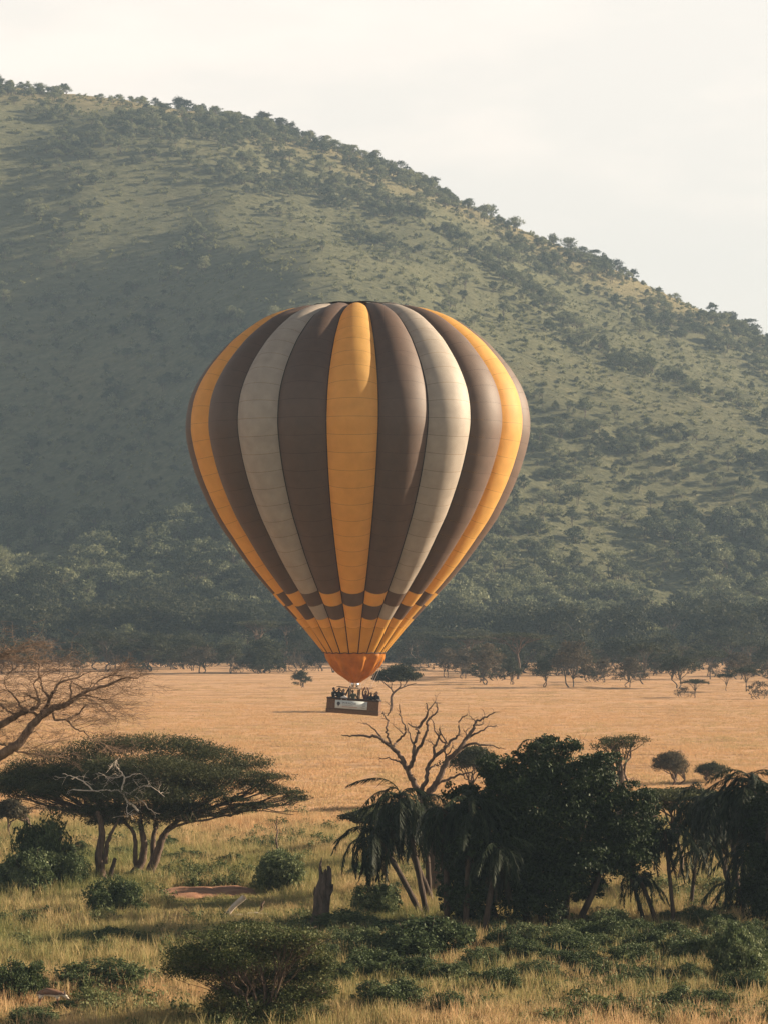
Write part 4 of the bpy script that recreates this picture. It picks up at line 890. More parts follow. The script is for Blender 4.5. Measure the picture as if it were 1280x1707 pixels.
def bush(px, py, wp, hp, label, kind='big', cat='bush', group=None, dp=1.0, name='bush'):
    d = gd(py); k = d / F; _b[0] += 1; sm_, lm = BU[kind][_b[0] % len(BU[kind])]
    x = (px - CXP) * k; e = empty(name, (x, d, float(gz(x, d)) - 0.03), random.random() * 6.28); e.scale = (wp * k * .62, wp * k * .62 * dp, hp * k * 1.12)
    obj('stems', sm_, e); obj('leaves', lm, e); tag(e, label, cat, group); return e
bush(68, 1478, 115, 130, 'tall dark green bush at the left edge, behind two lower round ones', 'tall')
bush(52, 1490, 130, 78, 'big round bright green bush in front at the left edge')
bush(115, 1484, 82, 72, 'speckled green bush right of the big round one at the left edge')
bush(184, 1526, 96, 66, 'dark leafy bush in front of the stump and forked trunk')
bush(461, 1487, 104, 74, 'dense round dark bush standing alone on the grass left of the jagged stump')
bush(190, 1578, 100, 36, 'low sprawling green bush below the dark leafy one')
bush(24, 1668, 105, 72, 'leafy bush at the lower left edge beside the grazing antelope')
bush(160, 1652, 160, 50, 'long low dark bush behind the grazing antelope')
bush(62, 1712, 110, 34, 'bush cut by the bottom edge at lower left')
bush(702, 1607, 200, 80, 'largest glossy green bush in front of the palms and fig tree')
bush(590, 1596, 90, 54, 'rounded green bush right of the jagged stump foot')
bush(620, 1640, 110, 56, 'dark bush in front left of the largest glossy bush', 'big')
bush(632, 1530, 100, 62, 'dark shrub below the leftmost palm crown')
bush(1235, 1640, 130, 108, 'large bush with glossy leaves at the lower right edge')
bush(1170, 1610, 120, 62, 'dark low bush left of the large glossy one at the right edge')
bush(1232, 1662, 90, 46, 'low leafy bush in front of the large one at the right edge')
bush(836, 1662, 84, 50, 'loose upright bush on the tan grass below the fig tree', 'big')
bush(1140, 1692, 100, 50, 'solitary low bush on the tan grass at lower right')
bush(650, 1690, 130, 56, 'bush near the bottom edge right of the thorn shrub')
bush(735, 1696, 80, 40, 'smaller bush right beside the one near the bottom edge')
bush(1055, 1618, 100, 48, 'dark bush in the middle of the shrub belt below the slim palms')
bush(870, 1608, 110, 48, 'dark shrub right of the largest glossy bush')
bush(955, 1622, 110, 44, 'flat dark shrub below the fig tree stems')
bush(940, 1572, 120, 40, 'green shrub touching the fig tree foot, centre')
bush(1020, 1560, 90, 50, 'pale green shrub at the right foot of the fig tree')
bush(1205, 1568, 90, 46, 'dark shrub under the right-hand palm group')
bush(850, 1570, 80, 36, 'shrub touching the fig tree foot at its left')
bush(1268, 1600, 70, 60, 'bush under the palms at the right edge')
bush(548, 1610, 60, 36, 'small dark bush in front of the jagged stump')
bush(1110, 1575, 90, 44, 'dark shrub at the foot of the slim palm trunks')
bush(1165, 1545, 70, 40, 'shrub around the foot of the little star palm')
bush(300, 1440, 70, 26, 'low green bush right of the umbrella acacia foot', 'small')
bush(345, 1436, 80, 22, 'long low shrub behind the red soil bank', 'small')
bush(385, 1443, 60, 20, 'low shrub left of the dense round dark bush', 'small')
bush(268, 1432, 40, 20, 'small shrub tight behind the right acacia stem', 'small')
bush(128, 1425, 50, 26, 'small dark shrub between the left thicket and the forked trunk', 'small')
bush(200, 1432, 50, 24, 'small shrub seen between the acacia stems', 'small')
# the belt of leafy bushes below the palms and the fig tree
rb = np.random.RandomState(77)
for i, (px, py) in enumerate([(575, 1560), (660, 1570), (760, 1590), (800, 1625), (845, 1590), (905, 1585), (930, 1600), (985, 1595), (1010, 1640), (1075, 1595), (1085, 1650), (1130, 1600), (1150, 1650), (1200, 1600), (1270, 1570), (690, 1640), (560, 1650), (745, 1640), (880, 1640), (1190, 1690), (1010, 1580), (620, 1600), (1250, 1610), (1060, 1570)]):
    wv_ = 70 + 60 * rb.rand(); bush(px, py, wv_, 34 + 22 * rb.rand(), ['glossy', 'dull dark', 'pale green', 'ragged', 'low'][i % 5] + ' bush in the dense belt, ' + ('left of the largest glossy bush' if px < 640 else 'around the largest glossy bush' if px < 780 else 'below the fig tree' if px < 1000 else 'below the slim palms' if px < 1140 else 'below the right-hand palms'), 'big', 'bush', 'bushes of the dense belt below the palms')
# many small shrubs strewn through the grass
rr = np.random.RandomState(40); cnt = 0
for i in range(330):
    py = 1415 + 290 * rr.rand(); px = -20 + 1320 * rr.rand()
    g_ = fbm(px / 120.0 + 3, py / 40.0, 3)
    right = px > 560
    if rr.rand() > (0.9 if (right and 1540 < py < 1630) else 0.55) * (1.3 if g_ > .5 else .5) * (0.5 if py > 1635 else 1): continue
    if 240 < px < 540 and 1450 < py < 1540: continue
    if cnt >= 150: break
    cnt += 1; wp = 26 + 44 * rr.rand(); bush(px, py, wp, wp * (0.30 + .25 * rr.rand()), 'small scattered shrub in the ' + ('near' if py > 1620 else 'middle' if py > 1500 else 'farther') + ' grass, ' + ('at the left edge' if px < 160 else 'left of the thorn shrub top' if px < 300 else 'around the thorn shrub' if px < 560 else 'below the palms' if px < 760 else 'below the fig tree' if px < 1000 else 'at the right'), 'small', 'shrub', 'small shrubs scattered through the foreground grass', name='shrub')

def thorn():
    d = gd(1722); k = d / F; r = np.random.RandomState(52); o = at(445, 1722, d); o[2] = 0; tr = MB(); cr = MB()
    pads = [(420, 1552, 70, 12), (480, 1565, 62, 16), (380, 1572, 60, 16), (330, 1595, 50, 20), (310, 1615, 40, 22), (360, 1620, 56, 26), (430, 1590, 60, 24), (500, 1590, 46, 22), (440, 1625, 62, 24), (500, 1630, 46, 24), (535, 1612, 28, 22), (390, 1600, 46, 22),
            (370, 1680, 34, 26), (410, 1690, 40, 26), (470, 1695, 36, 22), (520, 1690, 34, 18), (540, 1655, 26, 16), (350, 1700, 30, 14), (345, 1560, 42, 7), (500, 1560, 46, 8), (400, 1655, 46, 22), (450, 1665, 46, 22), (500, 1662, 38, 20), (380, 1715, 40, 20), (440, 1715, 46, 20), (500, 1715, 40, 18)]
    for (x, y, rx, rz) in pads:
        c = at(x, y, d + r.normal() * 1.0); n = int(rx * rz * 3.6); dark = x < 400 and y > 1585
        cr.leaves(pad_points(r, c, rx * k, rx * k * .9, rz * k, n, max(10, n // 30)), .05, .026, r, .25)
        b = o + np.array([r.normal() * .25, r.normal() * .25, -.1]); P = bez(b, b + (c - b) * np.array([.35, .3, .6]), c, 10); P[1:-1] += r.normal(size=(8, 3)) * .04; tr.tube(P, np.linspace(.06, .018, 10), 5)
        for q in range(16):
            s0 = P[4 + q % 6]; a = r.rand() * 6.28; tip = c + np.array([math.cos(a) * rx * k * 1.15, math.sin(a) * rx * k, rz * k * (1.3 * r.rand() - .3)])
            Q = bez(s0, (s0 + tip) / 2 + np.array([0, 0, .05]), tip, 6); Q[1:-1] += r.normal(size=(4, 3)) * .05; tr.tube(Q, np.linspace(.016, .006, 6), 3)
            twiggery(tr, Q[3], Q[4] - Q[2], .35, .008, 1, r, .4, .005)
    e = empty('thorn_shrub', o); obj('stems', local(tr.build('stems', B_mid), o), e); obj('leaves', local(cr.build('leaves', G_thorn), o), e)
    tag(e, 'large spreading thorn shrub with many stems at the bottom edge, left of centre', 'shrub')
thorn()

# jagged stump, fallen wood, sapling, antelope
def stump():
    d = gd(1548); k = d / F; r = np.random.RandomState(6); o = at(533, 1549, d); o[2] = 0
    prof = [(1552, 519, 551), (1540, 520, 549), (1520, 523, 549), (1500, 525, 549), (1485, 527, 550), (1474, 530, 550), (1466, 533, 549), (1458, 536, 547)]
    nseg = 18; Vs = []; 
    for (y, x0, x1) in prof:
        cx, rx = (x0 + x1) / 2, (x1 - x0) / 2
        for j in range(nseg):
            a = 2 * math.pi * j / nseg; rad = 1 + .16 * math.sin(a * 4 + 1) + .10 * math.sin(a * 9) + r.normal() * .06
            Vs.append([(cx - 533) * k + rx * k * rad * math.cos(a), rx * k * .8 * rad * math.sin(a), (1549 - y) * k + (r.normal() * .28 if y == 1458 else 0)])
    Fs = [[i * nseg + j, i * nseg + (j + 1) % nseg, (i + 1) * nseg + (j + 1) % nseg, (i + 1) * nseg + j] for i in range(len(prof) - 1) for j in range(nseg)]
    mb = MB(); mb.add(np.array(Vs), np.array(Fs))
    P = lambda a: np.array([[(x - 533) * k, 0.1 * i, (1549 - y) * k] for i, (x, y) in enumerate(a)])
    mb.tube(spline(P([(537, 1475), (536, 1460), (534, 1446), (537, 1431)]), 8), np.linspace(.2, .02, 8), 6)
    mb.tube(spline(P([(546, 1478), (548, 1462), (549, 1452), (547, 1446)]), 8), np.linspace(.26, .07, 8), 6)
    mb.tube(P([(541, 1468), (541, 1458), (543, 1450)]), [.12, .08, .02], 5); mb.tube(P([(526, 1500), (524, 1490), (525, 1480)]), [.09, .06, .02], 5)
    mb.tube(P([(548, 1492), (553, 1484), (555, 1476)]), [.14, .1, .05], 5)
    e = empty('jagged_stump', o); obj('trunk', mb.build('trunk', B_stmp, True), e); tag(e, 'tall jagged broken dead stump standing left of the palms', 'stump')
stump()
def wood(name, pts, d, r0, r1, mat, label, cat, seed=1, k=7):
    r = np.random.RandomState(seed); o = at(pts[0][0], pts[0][1], d); mb = MB(); limb(mb, pts, d, r0, r1, r, k, .1, .02)
    e = obj(name, local(mb.build(name, mat, True), o), None, o); tag(e, label, cat); return e
wood('fallen_log', [(374, 1530), (384, 1518), (395, 1506), (408, 1495)], gd(1527), .12, .16, B_pale, 'bleached slanting log jutting from the grass in the clearing', 'log')
wood('broken_branch', [(434, 1522), (437, 1514), (437, 1508), (441, 1502)], gd(1524), .10, .05, B_mid, 'short dark upright broken branch right of the slanting log', 'branch', 2)
wood('fallen_log', [(362, 1527), (385, 1527), (405, 1526)], gd(1528), .07, .06, B_pale, 'thin pale log lying flat at the foot of the slanting log', 'log', 7)
wood('fallen_log', [(413, 1524), (430, 1523), (447, 1525)], gd(1526), .09, .07, B_pale, 'pale log lying flat under the broken branch', 'log', 3)
wood('fallen_log', [(490, 1527), (497, 1525), (500, 1526)], gd(1529), .09, .05, B_pale, 'small pale chunk of wood in the grass near the jagged stump', 'log', 4)
wood('broken_branch', [(322, 1527), (316, 1520), (308, 1513)], gd(1527), .07, .03, B_dark, 'dark pointed branch sticking from the grass left of the slanting log', 'branch', 5)
def sapling():
    d = 170.0; r = np.random.RandomState(2); mb = MB(); o = at(459, 1437, d); o[2] = 0
    for p, a, b in [([(459, 1440), (463, 1415), (461, 1400), (463, 1385), (461, 1373), (463, 1365)], .08, .035), ([(461, 1385), (456, 1374)], .02, .01), ([(463, 1390), (468, 1377)], .02, .01), ([(459, 1405), (462, 1398)], .02, .01)]: limb(mb, p, d, a, b, r, 5, .1, .02)
    e = empty('dead_sapling', o); obj('trunk', local(mb.build('trunk', B_dead, True), o), e); tag(e, 'thin crooked dead sapling rising behind the dense round bush', 'dead tree')
sapling()

def skin_body(name, verts, edges, rad, mat, lv=1):
    me = bpy.data.meshes.new(name); me.from_pydata(verts, edges, []); me.materials.append(mat); o = obj(name, me)
    md = o.modifiers.new('skin', 'SKIN'); md.use_smooth_shade = True
    for v, q in zip(me.skin_vertices[0].data, rad): v.radius = q if isinstance(q, tuple) else (q, q)
    me.skin_vertices[0].data[0].use_root = True
    s = o.modifiers.new('sub', 'SUBSURF'); s.levels = lv; s.render_levels = lv; return o
def antelope():
    d = gd(1683); o = at(84, 1683, d); o[2] = 0.0
    v = [(-.42, 0, .72), (-.2, 0, .74), (.08, 0, .70), (.30, 0, .70), (.44, 0, .66), (.60, .02, .60), (.70, .03, .52), (.80, .04, .40), (-.52, 0, .70), (-.56, 0, .52),
         (-.38, .09, .52), (-.44, .09, .30), (-.40, .09, .02), (-.38, -.09, .52), (-.46, -.09, .30), (-.40, -.09, .02), (.32, .08, .48), (.33, .08, .26), (.32, .08, .02), (.32, -.08, .48), (.36, -.08, .26), (.34, -.08, .02)]
    e = [(0, 1), (1, 2), (2, 3), (3, 4), (4, 5), (5, 6), (6, 7), (0, 8), (8, 9), (0, 10), (10, 11), (11, 12), (0, 13), (13, 14), (14, 15), (3, 16), (16, 17), (17, 18), (3, 19), (19, 20), (20, 21)]
    r = [(.16, .19), (.15, .18), (.16, .19), (.15, .19), (.10, .12), (.075, .09), (.065, .075), (.03, .035), .03, .012, .075, .03, .018, .075, .03, .018, .055, .024, .017, .055, .024, .017]
    m, t, oo = material('antelope_coat'); g = nd(t, 'ShaderNodeTexCoord'); s = nd(t, 'ShaderNodeSeparateXYZ'); n = nd(t, 'ShaderNodeTexNoise'); n.inputs['Scale'].default_value = 6
    a = nd(t, 'ShaderNodeMath', operation='MULTIPLY_ADD'); a.inputs[1].default_value = .12; t.links.new(n.outputs[0], a.inputs[0]); t.links.new(g.outputs['Object'], s.inputs[0]); t.links.new(s.outputs['Z'], a.inputs[2])
    rp = ramp_node(t, [(.50, (.26, .14, .075)), (.56, (.60, .52, .42)), (.66, (.60, .52, .42)), (.70, (.07, .035, .025)), (.79, (.16, .08, .045)), (1, (.20, .11, .07))]); rp.color_ramp.interpolation = 'LINEAR'
    p = nd(t, 'ShaderNodeBsdfPrincipled'); p.inputs['Roughness'].default_value = .7; t.links.new(a.outputs[0], rp.inputs[0]); t.links.new(rp.outputs[0], p.inputs['Base Color']); t.links.new(p.outputs[0], oo.inputs[0])
    em = empty('antelope', o); em.rotation_euler = (0, 0, R_(-8)); b = skin_body('body', v, e, r, m, 2); b.parent = em
    mb = MB()
    for s_ in (-1, 1): mb.tube(np.array([[.64, .03 + s_ * .03, .66], [.60, .03 + s_ * .05, .76], [.57, .03 + s_ * .07, .84], [.58, .03 + s_ * .07, .92]]), [.018, .014, .010, .004], 5); 
    obj('horns', mb.build('horns', M_rim), em)
    for s_ in (-1, 1):
        mb = MB(); mb.tube(np.array([[.60, .03 + s_ * .04, .64], [.56, .03 + s_ * .11, .69], [.53, .03 + s_ * .15, .70]]), [.012, .03, .004], 5); obj('ear', mb.build('ear', m), em)
    tag(em, 'brown and white antelope grazing in the grass at the lower left', 'antelope')
antelope()

# ------------------------------------------------------------------ hot-air balloon
BD = 220.0; S = BD / F
prof = np.array([(502.3, 3), (502.6, 40), (503.2, 68), (505.5, 95), (509, 116), (515, 136), (525, 160), (540, 183), (560, 207), (580, 226), (620, 256), (660, 277), (700, 285.5), (740, 283), (800, 265), (860, 236.5), (900, 210), (940, 181), (970, 156), (990, 138), (1010, 119.5), (1032, 99), (1045, 87.5), (1088, 51.5)])
prof[:, 0] += 9.5 * smooth(650, 503, prof[:, 0]); fine = spline(np.column_stack([prof[:, 1], prof[:, 0], np.zeros(len(prof))]), 460)
pr_r, pr_y = fine[:, 0] * S, fine[:, 1]
sl = np.concatenate([[0], np.cumsum(np.hypot(np.diff(pr_r), np.diff(pr_y) * S))])
def prof_at(s):
    s = np.asarray(s); rr_ = np.interp(s, sl, pr_r); y = np.interp(s, sl, pr_y); e_ = 0.25
    dr = np.interp(s + e_, sl, pr_r) - np.interp(s - e_, sl, pr_r); dz = -(np.interp(s + e_, sl, pr_y) - np.interp(s - e_, sl, pr_y)) * S
    l = np.hypot(dr, dz) + 1e-9; return rr_, CH + (HZ - y) * S, -dz / l, dr / l, y      # radius, height, normal (radial, vertical)
def s_of(y, after=515): i = np.where(pr_y > y)[0][0]; return float(sl[i])
BASKET = at(589, 1190, BD); ball = empty('hot_air_balloon', BASKET)
tag(ball, 'hot-air balloon with yellow, brown and taupe stripes floating over the plain with its passenger basket', 'hot-air balloon')
def axis(z): y = HZ - (z - CH) / S; return (np.interp(y, [500, 700, 1088, 1190], [598, 597, 591, 589]) - CXP) * S
def bulge(y): return np.interp(y, [502, 506, 520, 560, 640, 700, 860, 990, 1032, 1060, 1088], [0.0, .20, .40, .56, .70, .72, .66, .50, .38, .18, .06])
NG = 21; A0 = -1.3
sec = [(s_of(990), s_of(1010)), (s_of(1010), s_of(1032)), (s_of(1032), s_of(1045)), (s_of(1045), float(sl[-1]))]
s990 = s_of(990); s_top = 2.0; npan = 23
bounds = list(np.linspace(s_top, s990, npan + 1)); bounds += [s_of(1010), s_of(1032), s_of(1045), float(sl[-1])]
kinds4 = ['Y', 'B', 'T', 'B']; MM = {'Y': (M_yel, M_yel_s), 'B': (M_brn, M_brn_s), 'T': (M_tau, M_tau_s), 'O': (M_org, M_org_s)}
def panel_geo(gi, s0, s1, rows, cols=14, inset=0.010):
    a_c = R_(A0 + gi * 360 / NG); ha = R_(180 / NG)
    ss = np.concatenate([[s0], np.linspace(s0 + .028, s1 - .002, rows)]); u = np.linspace(-1, 1, cols + 1)
    R0, Z0, nr, nz, y = prof_at(ss); B = bulge(y)
    pk = (1 - u ** 2) ** 0.85; ang = a_c + u * ha
    seg = np.clip((ss - s0) / (s1 - s0), 0, 1); puff = inset * np.sin(np.pi * seg) ** .6
    off = B[:, None] * (pk[None, :] - 1) + puff[:, None] * pk[None, :]
    rad = R0[:, None] + off * nr[:, None]; z = Z0[:, None] + off * nz[:, None]
    rad = np.maximum(rad, .05)
    X = axis(z) + rad * np.sin(ang)[None, :]; Y = BD - rad * np.cos(ang)[None, :]
    V = np.stack([X, Y, z], -1).reshape(-1, 3) - BASKET; nc = cols + 1
    i = np.arange(len(ss) - 1)[:, None] * nc; j = np.arange(cols)[None, :]
    Fq = np.stack([i + j, i + nc + j, i + nc + j + 1, i + j + 1], -1).reshape(-1, 4); mi = np.zeros((len(ss) - 1, cols), int); mi[0, :] = 1
    return V, Fq, mi.ravel()
def kind_of(gi, pi):
    k = kinds4[min(gi, NG - gi) % 4]
    if pi == npan: return {'Y': 'B', 'B': 'Y', 'T': 'B'}[k]
    if pi == npan + 1: return k
    if pi == npan + 2: return 'Y'
    if pi > npan + 2: return 'O'
    return k
for gi in range(NG):
    front = min(gi, NG - gi) <= 5
    # load tape along the seam = the gore's own mesh
    a = R_(A0 + (gi + .5) * 360 / NG); ss = np.linspace(s_top, sl[-1], 90); R0, Z0, nr, nz, y = prof_at(ss); B = bulge(y) - .02
    rad = R0 - B * nr; z = Z0 - B * nz; P = np.stack([axis(z) + rad * np.sin(a), BD - rad * np.cos(a), z], -1) - BASKET
    tp = MB(); tp.tube(P, np.interp(ss, [0, s990, sl[-1]], [.035, .04, .045]), 5)
    gore = obj('gore', tp.build('gore', M_blk), ball)
    if front:
        for pi in range(len(bounds) - 1):
            V, Fq, mi = panel_geo(gi, bounds[pi], bounds[pi + 1], 5 if pi < npan + 3 else 7); k = kind_of(gi, pi)
            obj('panel', mesh('panel', V, Fq, list(MM[k]), True, mi), gore)
    else:
        Vs, Fs, Ms, n = [], [], [], 0; order = ['Y', 'B', 'T', 'O']
        for pi in range(len(bounds) - 1):
            V, Fq, mi = panel_geo(gi, bounds[pi], bounds[pi + 1], 3, 8); k = kind_of(gi, pi); Vs.append(V); Fs.append(Fq + n); Ms.append(mi + 2 * order.index(k)); n += len(V)
        obj('fabric', mesh('fabric', np.vstack(Vs), np.vstack(Fs), sum([list(MM[k]) for k in order], []), True, np.concatenate(Ms)), gore)
# crown vent: a rippled disc lying just above the top
th = np.linspace(0, 2 * np.pi, 121)[:-1]; rings = np.array([0.1, 1.2, 2.2, 3.0, 3.5, 3.75]); ctop = CH + (HZ - 513) * S
V = []
for q, rr_ in enumerate(rings):
    for a in th: V.append([axis(ctop) + rr_ * math.sin(a), BD - rr_ * math.cos(a), ctop + .20 - .012 * rr_ ** 2 + (0.07 * math.sin(a * 20) + .03 * math.sin(a * 7)) * (rr_ / 3.5) ** 2])
V = np.array(V) - BASKET; i = np.arange(5)[:, None] * 120; j = np.arange(120)[None, :]; j2 = (j + 1) % 120
Fq = np.stack([i + j, i + 120 + j, i + 120 + j2, i + j2], -1).reshape(-1, 4)
obj('crown_vent', mesh('crown_vent', V, Fq, M_brn, True), ball)
mb = MB(); mb.tube(np.array([[axis(ctop) + 3.85 * math.sin(a), BD - 3.85 * math.cos(a), ctop + .06 + .04 * math.sin(a * 10)] for a in np.linspace(0, 2 * np.pi, 81)]) - BASKET, .06, 5); obj('crown_ring', mb.build('crown_ring', M_blk), ball)
# skirt
sk = np.array([(1088, 51), (1095, 48), (1105, 41.5), (1115, 34), (1124, 25), (1131, 16), (1138, 8.5)]); cxs = lambda y: np.interp(y, [1088, 1138], [591.3, 592.5])
skf = spline(np.column_stack([sk[:, 1], sk[:, 0], 0 * sk[:, 0]]), 16)
for gi in range(NG):
    a_c = R_(A0 + gi * 360 / NG); u = np.linspace(-1, 1, 9); Vs = []
    for q, (rr_, y, _) in enumerate(skf):
        f = .10 * math.sin(q / 15 * math.pi); fold = (.24 if gi % 2 else -.20) * math.sin(q / 15 * math.pi)
        for v_ in u:
            rd = rr_ * S - f * (abs(v_) ** 2) + fold * (1 - v_ * v_) + .04 * math.sin(q * .9 + gi * 2 + v_ * 2) * (1 - v_ * v_); an = a_c + v_ * R_(180 / NG); rd = max(rd, .2)
            Vs.append([(cxs(y) - CXP) * S + rd * math.sin(an), BD - rd * math.cos(an), CH + (HZ - y) * S])
    i = np.arange(15)[:, None] * 9; j = np.arange(8)[None, :]
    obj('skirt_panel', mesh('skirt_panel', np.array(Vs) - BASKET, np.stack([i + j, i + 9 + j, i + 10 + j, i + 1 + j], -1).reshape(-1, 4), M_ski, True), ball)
mb = MB(); mb.tube(np.array([[(591.3 - CXP) * S + 2.62 * math.sin(a), BD - 2.62 * math.cos(a), CH + (HZ - 1088) * S + .03 * math.cos(a * 21)] for a in np.linspace(0, 2 * np.pi, 121)]) - BASKET, .035, 5); obj('mouth_ring', mb.build('mouth_ring', M_blk), ball)

# basket in its own frame, yawed and tilted
BR = Matrix.Rotation(R_(4.0), 4, 'Y') @ Matrix.Rotation(R_(-7), 4, 'Z')
bk = bpy.data.objects.new('basket', None)
BL, BW, BH = 4.34, 1.55, 1.22
def bobj(name, mb, mat, parent=None):
    o = obj(name, mb.build(name, mat), parent or ball)
    if parent is None: o.matrix_local = BR
    return o
mb = MB(); hx, hy = BL / 2, BW / 2
zs = np.linspace(.30, BH, 11)
def wall_strip(mb, x0, y0, x1, y1, z0, z1, n=10, th_=.05):
    # one woven side, slightly ribbed row by row
    L_ = math.hypot(x1 - x0, y1 - y0); nx_, ny_ = (y1 - y0) / L_, -(x1 - x0) / L_; zz_ = np.linspace(z0, z1, n * 2 + 1); Vs = []
    for i, z_ in enumerate(zz_):
        o_ = .018 if i % 2 else 0.0
        for t_ in np.linspace(0, 1, 25): Vs.append([x0 + (x1 - x0) * t_ + nx_ * o_, y0 + (y1 - y0) * t_ + ny_ * o_, z_])
    i = np.arange(n * 2)[:, None] * 25; j = np.arange(24)[None, :]; mb.add(np.array(Vs), np.stack([i + j, i + j + 1, i + 26 + j, i + 25 + j], -1).reshape(-1, 4))
wall = MB(); wall_strip(wall, -hx, -hy, hx, -hy, .33, BH); wall_strip(wall, hx, -hy, hx, hy, .33, BH); wall_strip(wall, hx, hy, -hx, hy, .33, BH); wall_strip(wall, -hx, hy, -hx, -hy, .33, BH)
wo_ = bobj('basket', wall, M_wick)
e2 = .035; lw = MB(); wall_strip(lw, -hx - e2, -hy - e2, hx + e2, -hy - e2, 0, .34, 4); wall_strip(lw, hx + e2, -hy - e2, hx + e2, hy + e2, 0, .34, 4); wall_strip(lw, hx + e2, hy + e2, -hx - e2, hy + e2, 0, .34, 4); wall_strip(lw, -hx - e2, hy + e2, -hx - e2, -hy - e2, 0, .34, 4)
lw.box(-hx, -hy, .05, hx, hy, .09); obj('lower_band', lw.build('lower_band', M_wick), wo_)
rm = MB(); C_ = [(-hx, -hy), (hx, -hy), (hx, hy), (-hx, hy)]
for i in range(4): a, b = C_[i], C_[(i + 1) % 4]; rm.tube(np.array([[a[0], a[1], BH], [b[0], b[1], BH]]), .06, 8)
rm.box(-hx - .05, -hy - .045, .32, hx + .05, hy + .045, .345); obj('rim', rm.build('rim', M_rim), wo_)
for x_ in (-.7, .7): 
    q = MB(); q.box(x_ - .03, -hy + .02, .1, x_ + .03, hy - .02, BH - .05); obj('partition', q.build('partition', M_wick), wo_)
# banner
bx0, bx1, bz0, bz1 = -hx + .70, -hx + 3.40, .42, 1.10; yb = -hy - .034
q = MB(); q.box(bx0, yb, bz0, bx1, yb + .012, bz1); ban = obj('banner', q.build('banner', M_ban), wo_)
def flat(name, pts, mat, y=yb - .006):
    V = [(bx0 + x_, y, bz0 + z_) for x_, z_ in pts]; me = bpy.data.meshes.new(name); me.from_pydata(V, [], [list(range(len(V)))]); me.materials.append(mat); return obj(name, me, ban)
th = np.linspace(0, 2 * np.pi, 20, endpoint=False); cx_, cz_ = .29, .40
pts = [(cx_ + .14 * math.cos(a), cz_ + .14 * math.sin(a)) for a in th if not (math.pi * 1.25 < a < math.pi * 1.75)]
pts = [(cx_ + .14 * math.cos(a), cz_ + .14 * math.sin(a)) for a in np.linspace(-math.pi * .2, math.pi * 1.2, 18)] + [(cx_ - .045, cz_ - .20), (cx_ + .045, cz_ - .20)]
flat('balloon_emblem', pts, M_ink); flat('emblem_basket', [(cx_ - .03, .13), (cx_ + .03, .13), (cx_ + .03, .165), (cx_ - .03, .165)], M_ink)
flat('red_line', [(.60, .135), (1.88, .135), (1.88, .165), (.60, .165)], M_red)
for z_, w_ in ((.52, .20), (.40, .24), (.28, .22), (.14, .34)): flat('fine_print', [(2.52 - w_, z_), (2.52, z_), (2.52, z_ + .025), (2.52 - w_, z_ + .025)], M_ink)
def word(txt, x_, z_, size, space=1.0):
    cu = bpy.data.curves.new('lettering', 'FONT'); cu.body = txt; cu.size = size; cu.space_character = space; cu.extrude = 0.002; cu.materials.append(M_ink)
    o = obj('lettering', cu, ban); dg = bpy.context.evaluated_depsgraph_get(); me = bpy.data.meshes.new_from_object(o.evaluated_get(dg)); bpy.data.objects.remove(o); o = obj('lettering', me, ban); o.rotation_euler = (R_(90), 0, 0); o.location = (bx0 + x_, yb - .008, bz0 + z_); return o
word('MIRACLE', .62, .38, .24, 1.25); word('EXPERIENCE', .64, .24, .11, 1.5)
# uprights, load frame, burners, lines
px_ = [-.42, .36]
for x_ in px_:
    for y_ in (-.5, .5):
        q = MB(); q.tube(np.array([[x_, y_, BH - .1], [x_ * .98, y_ * .9, 2.05]]), .065 if y_ < 0 else .05, 7); obj('upright', q.build('upright', M_rim), wo_)
q = MB(); zf = 2.12
q.tube(spline([[-1.52, -.45, zf + .09], [-1.0, -.45, zf + .02], [-.4, -.45, zf], [.4, -.45, zf], [1.2, -.45, zf + .03], [1.55, -.45, zf + .14]], 16), .03, 6)
q.tube(spline([[-1.5, .45, zf + .09], [-.4, .45, zf], [.4, .45, zf], [1.5, .45, zf + .12]], 12), .03, 6)
for x_ in (-.42, .36): q.tube(np.array([[x_, -.5, zf], [x_, .5, zf]]), .03, 6)
obj('load_frame', q.build('load_frame', M_frm), wo_)
for x_ in (-.2, .17):
    for y_ in (-.2, .2):
        q = MB(); q.tube(np.array([[x_, y_, zf + .05], [x_, y_, zf + .16], [x_, y_, zf + .17], [x_, y_, zf + .42], [x_, y_, zf + .46]]), [.05, .05, .10, .115, .09], 12); obj('burner', q.build('burner', M_stl), wo_)
q = MB(); q.tube(np.array([[-.42, -.2, zf + .08], [.36, -.2, zf + .08]]), .025, 5); q.tube(np.array([[-.42, .2, zf + .08], [.36, .2, zf + .08]]), .025, 5); obj('burner_rail', q.build('burner_rail', M_frm), wo_)
inv = BR.inverted()
def wl(p): return np.array(inv @ Vector(p))
for (x_, y_, tx_, ty_, tz_) in [(-.42, -.45, -.40, -.5, 2.75), (.36, -.45, .42, -.5, 2.75), (-.42, .45, -.40, .5, 2.75), (.36, .45, .42, .5, 2.75), (1.2, -.45, 2.2, -1.3, 5.0), (1.2, .45, 2.0, 1.3, 4.4), (.5, -.45, 2.35, -1.0, 5.0)]:
    q = MB(); q.tube(np.array([[x_, y_, zf], [tx_, ty_, tz_]]), .014, 4); obj('suspension_line', q.build('suspension_line', M_stl), wo_)

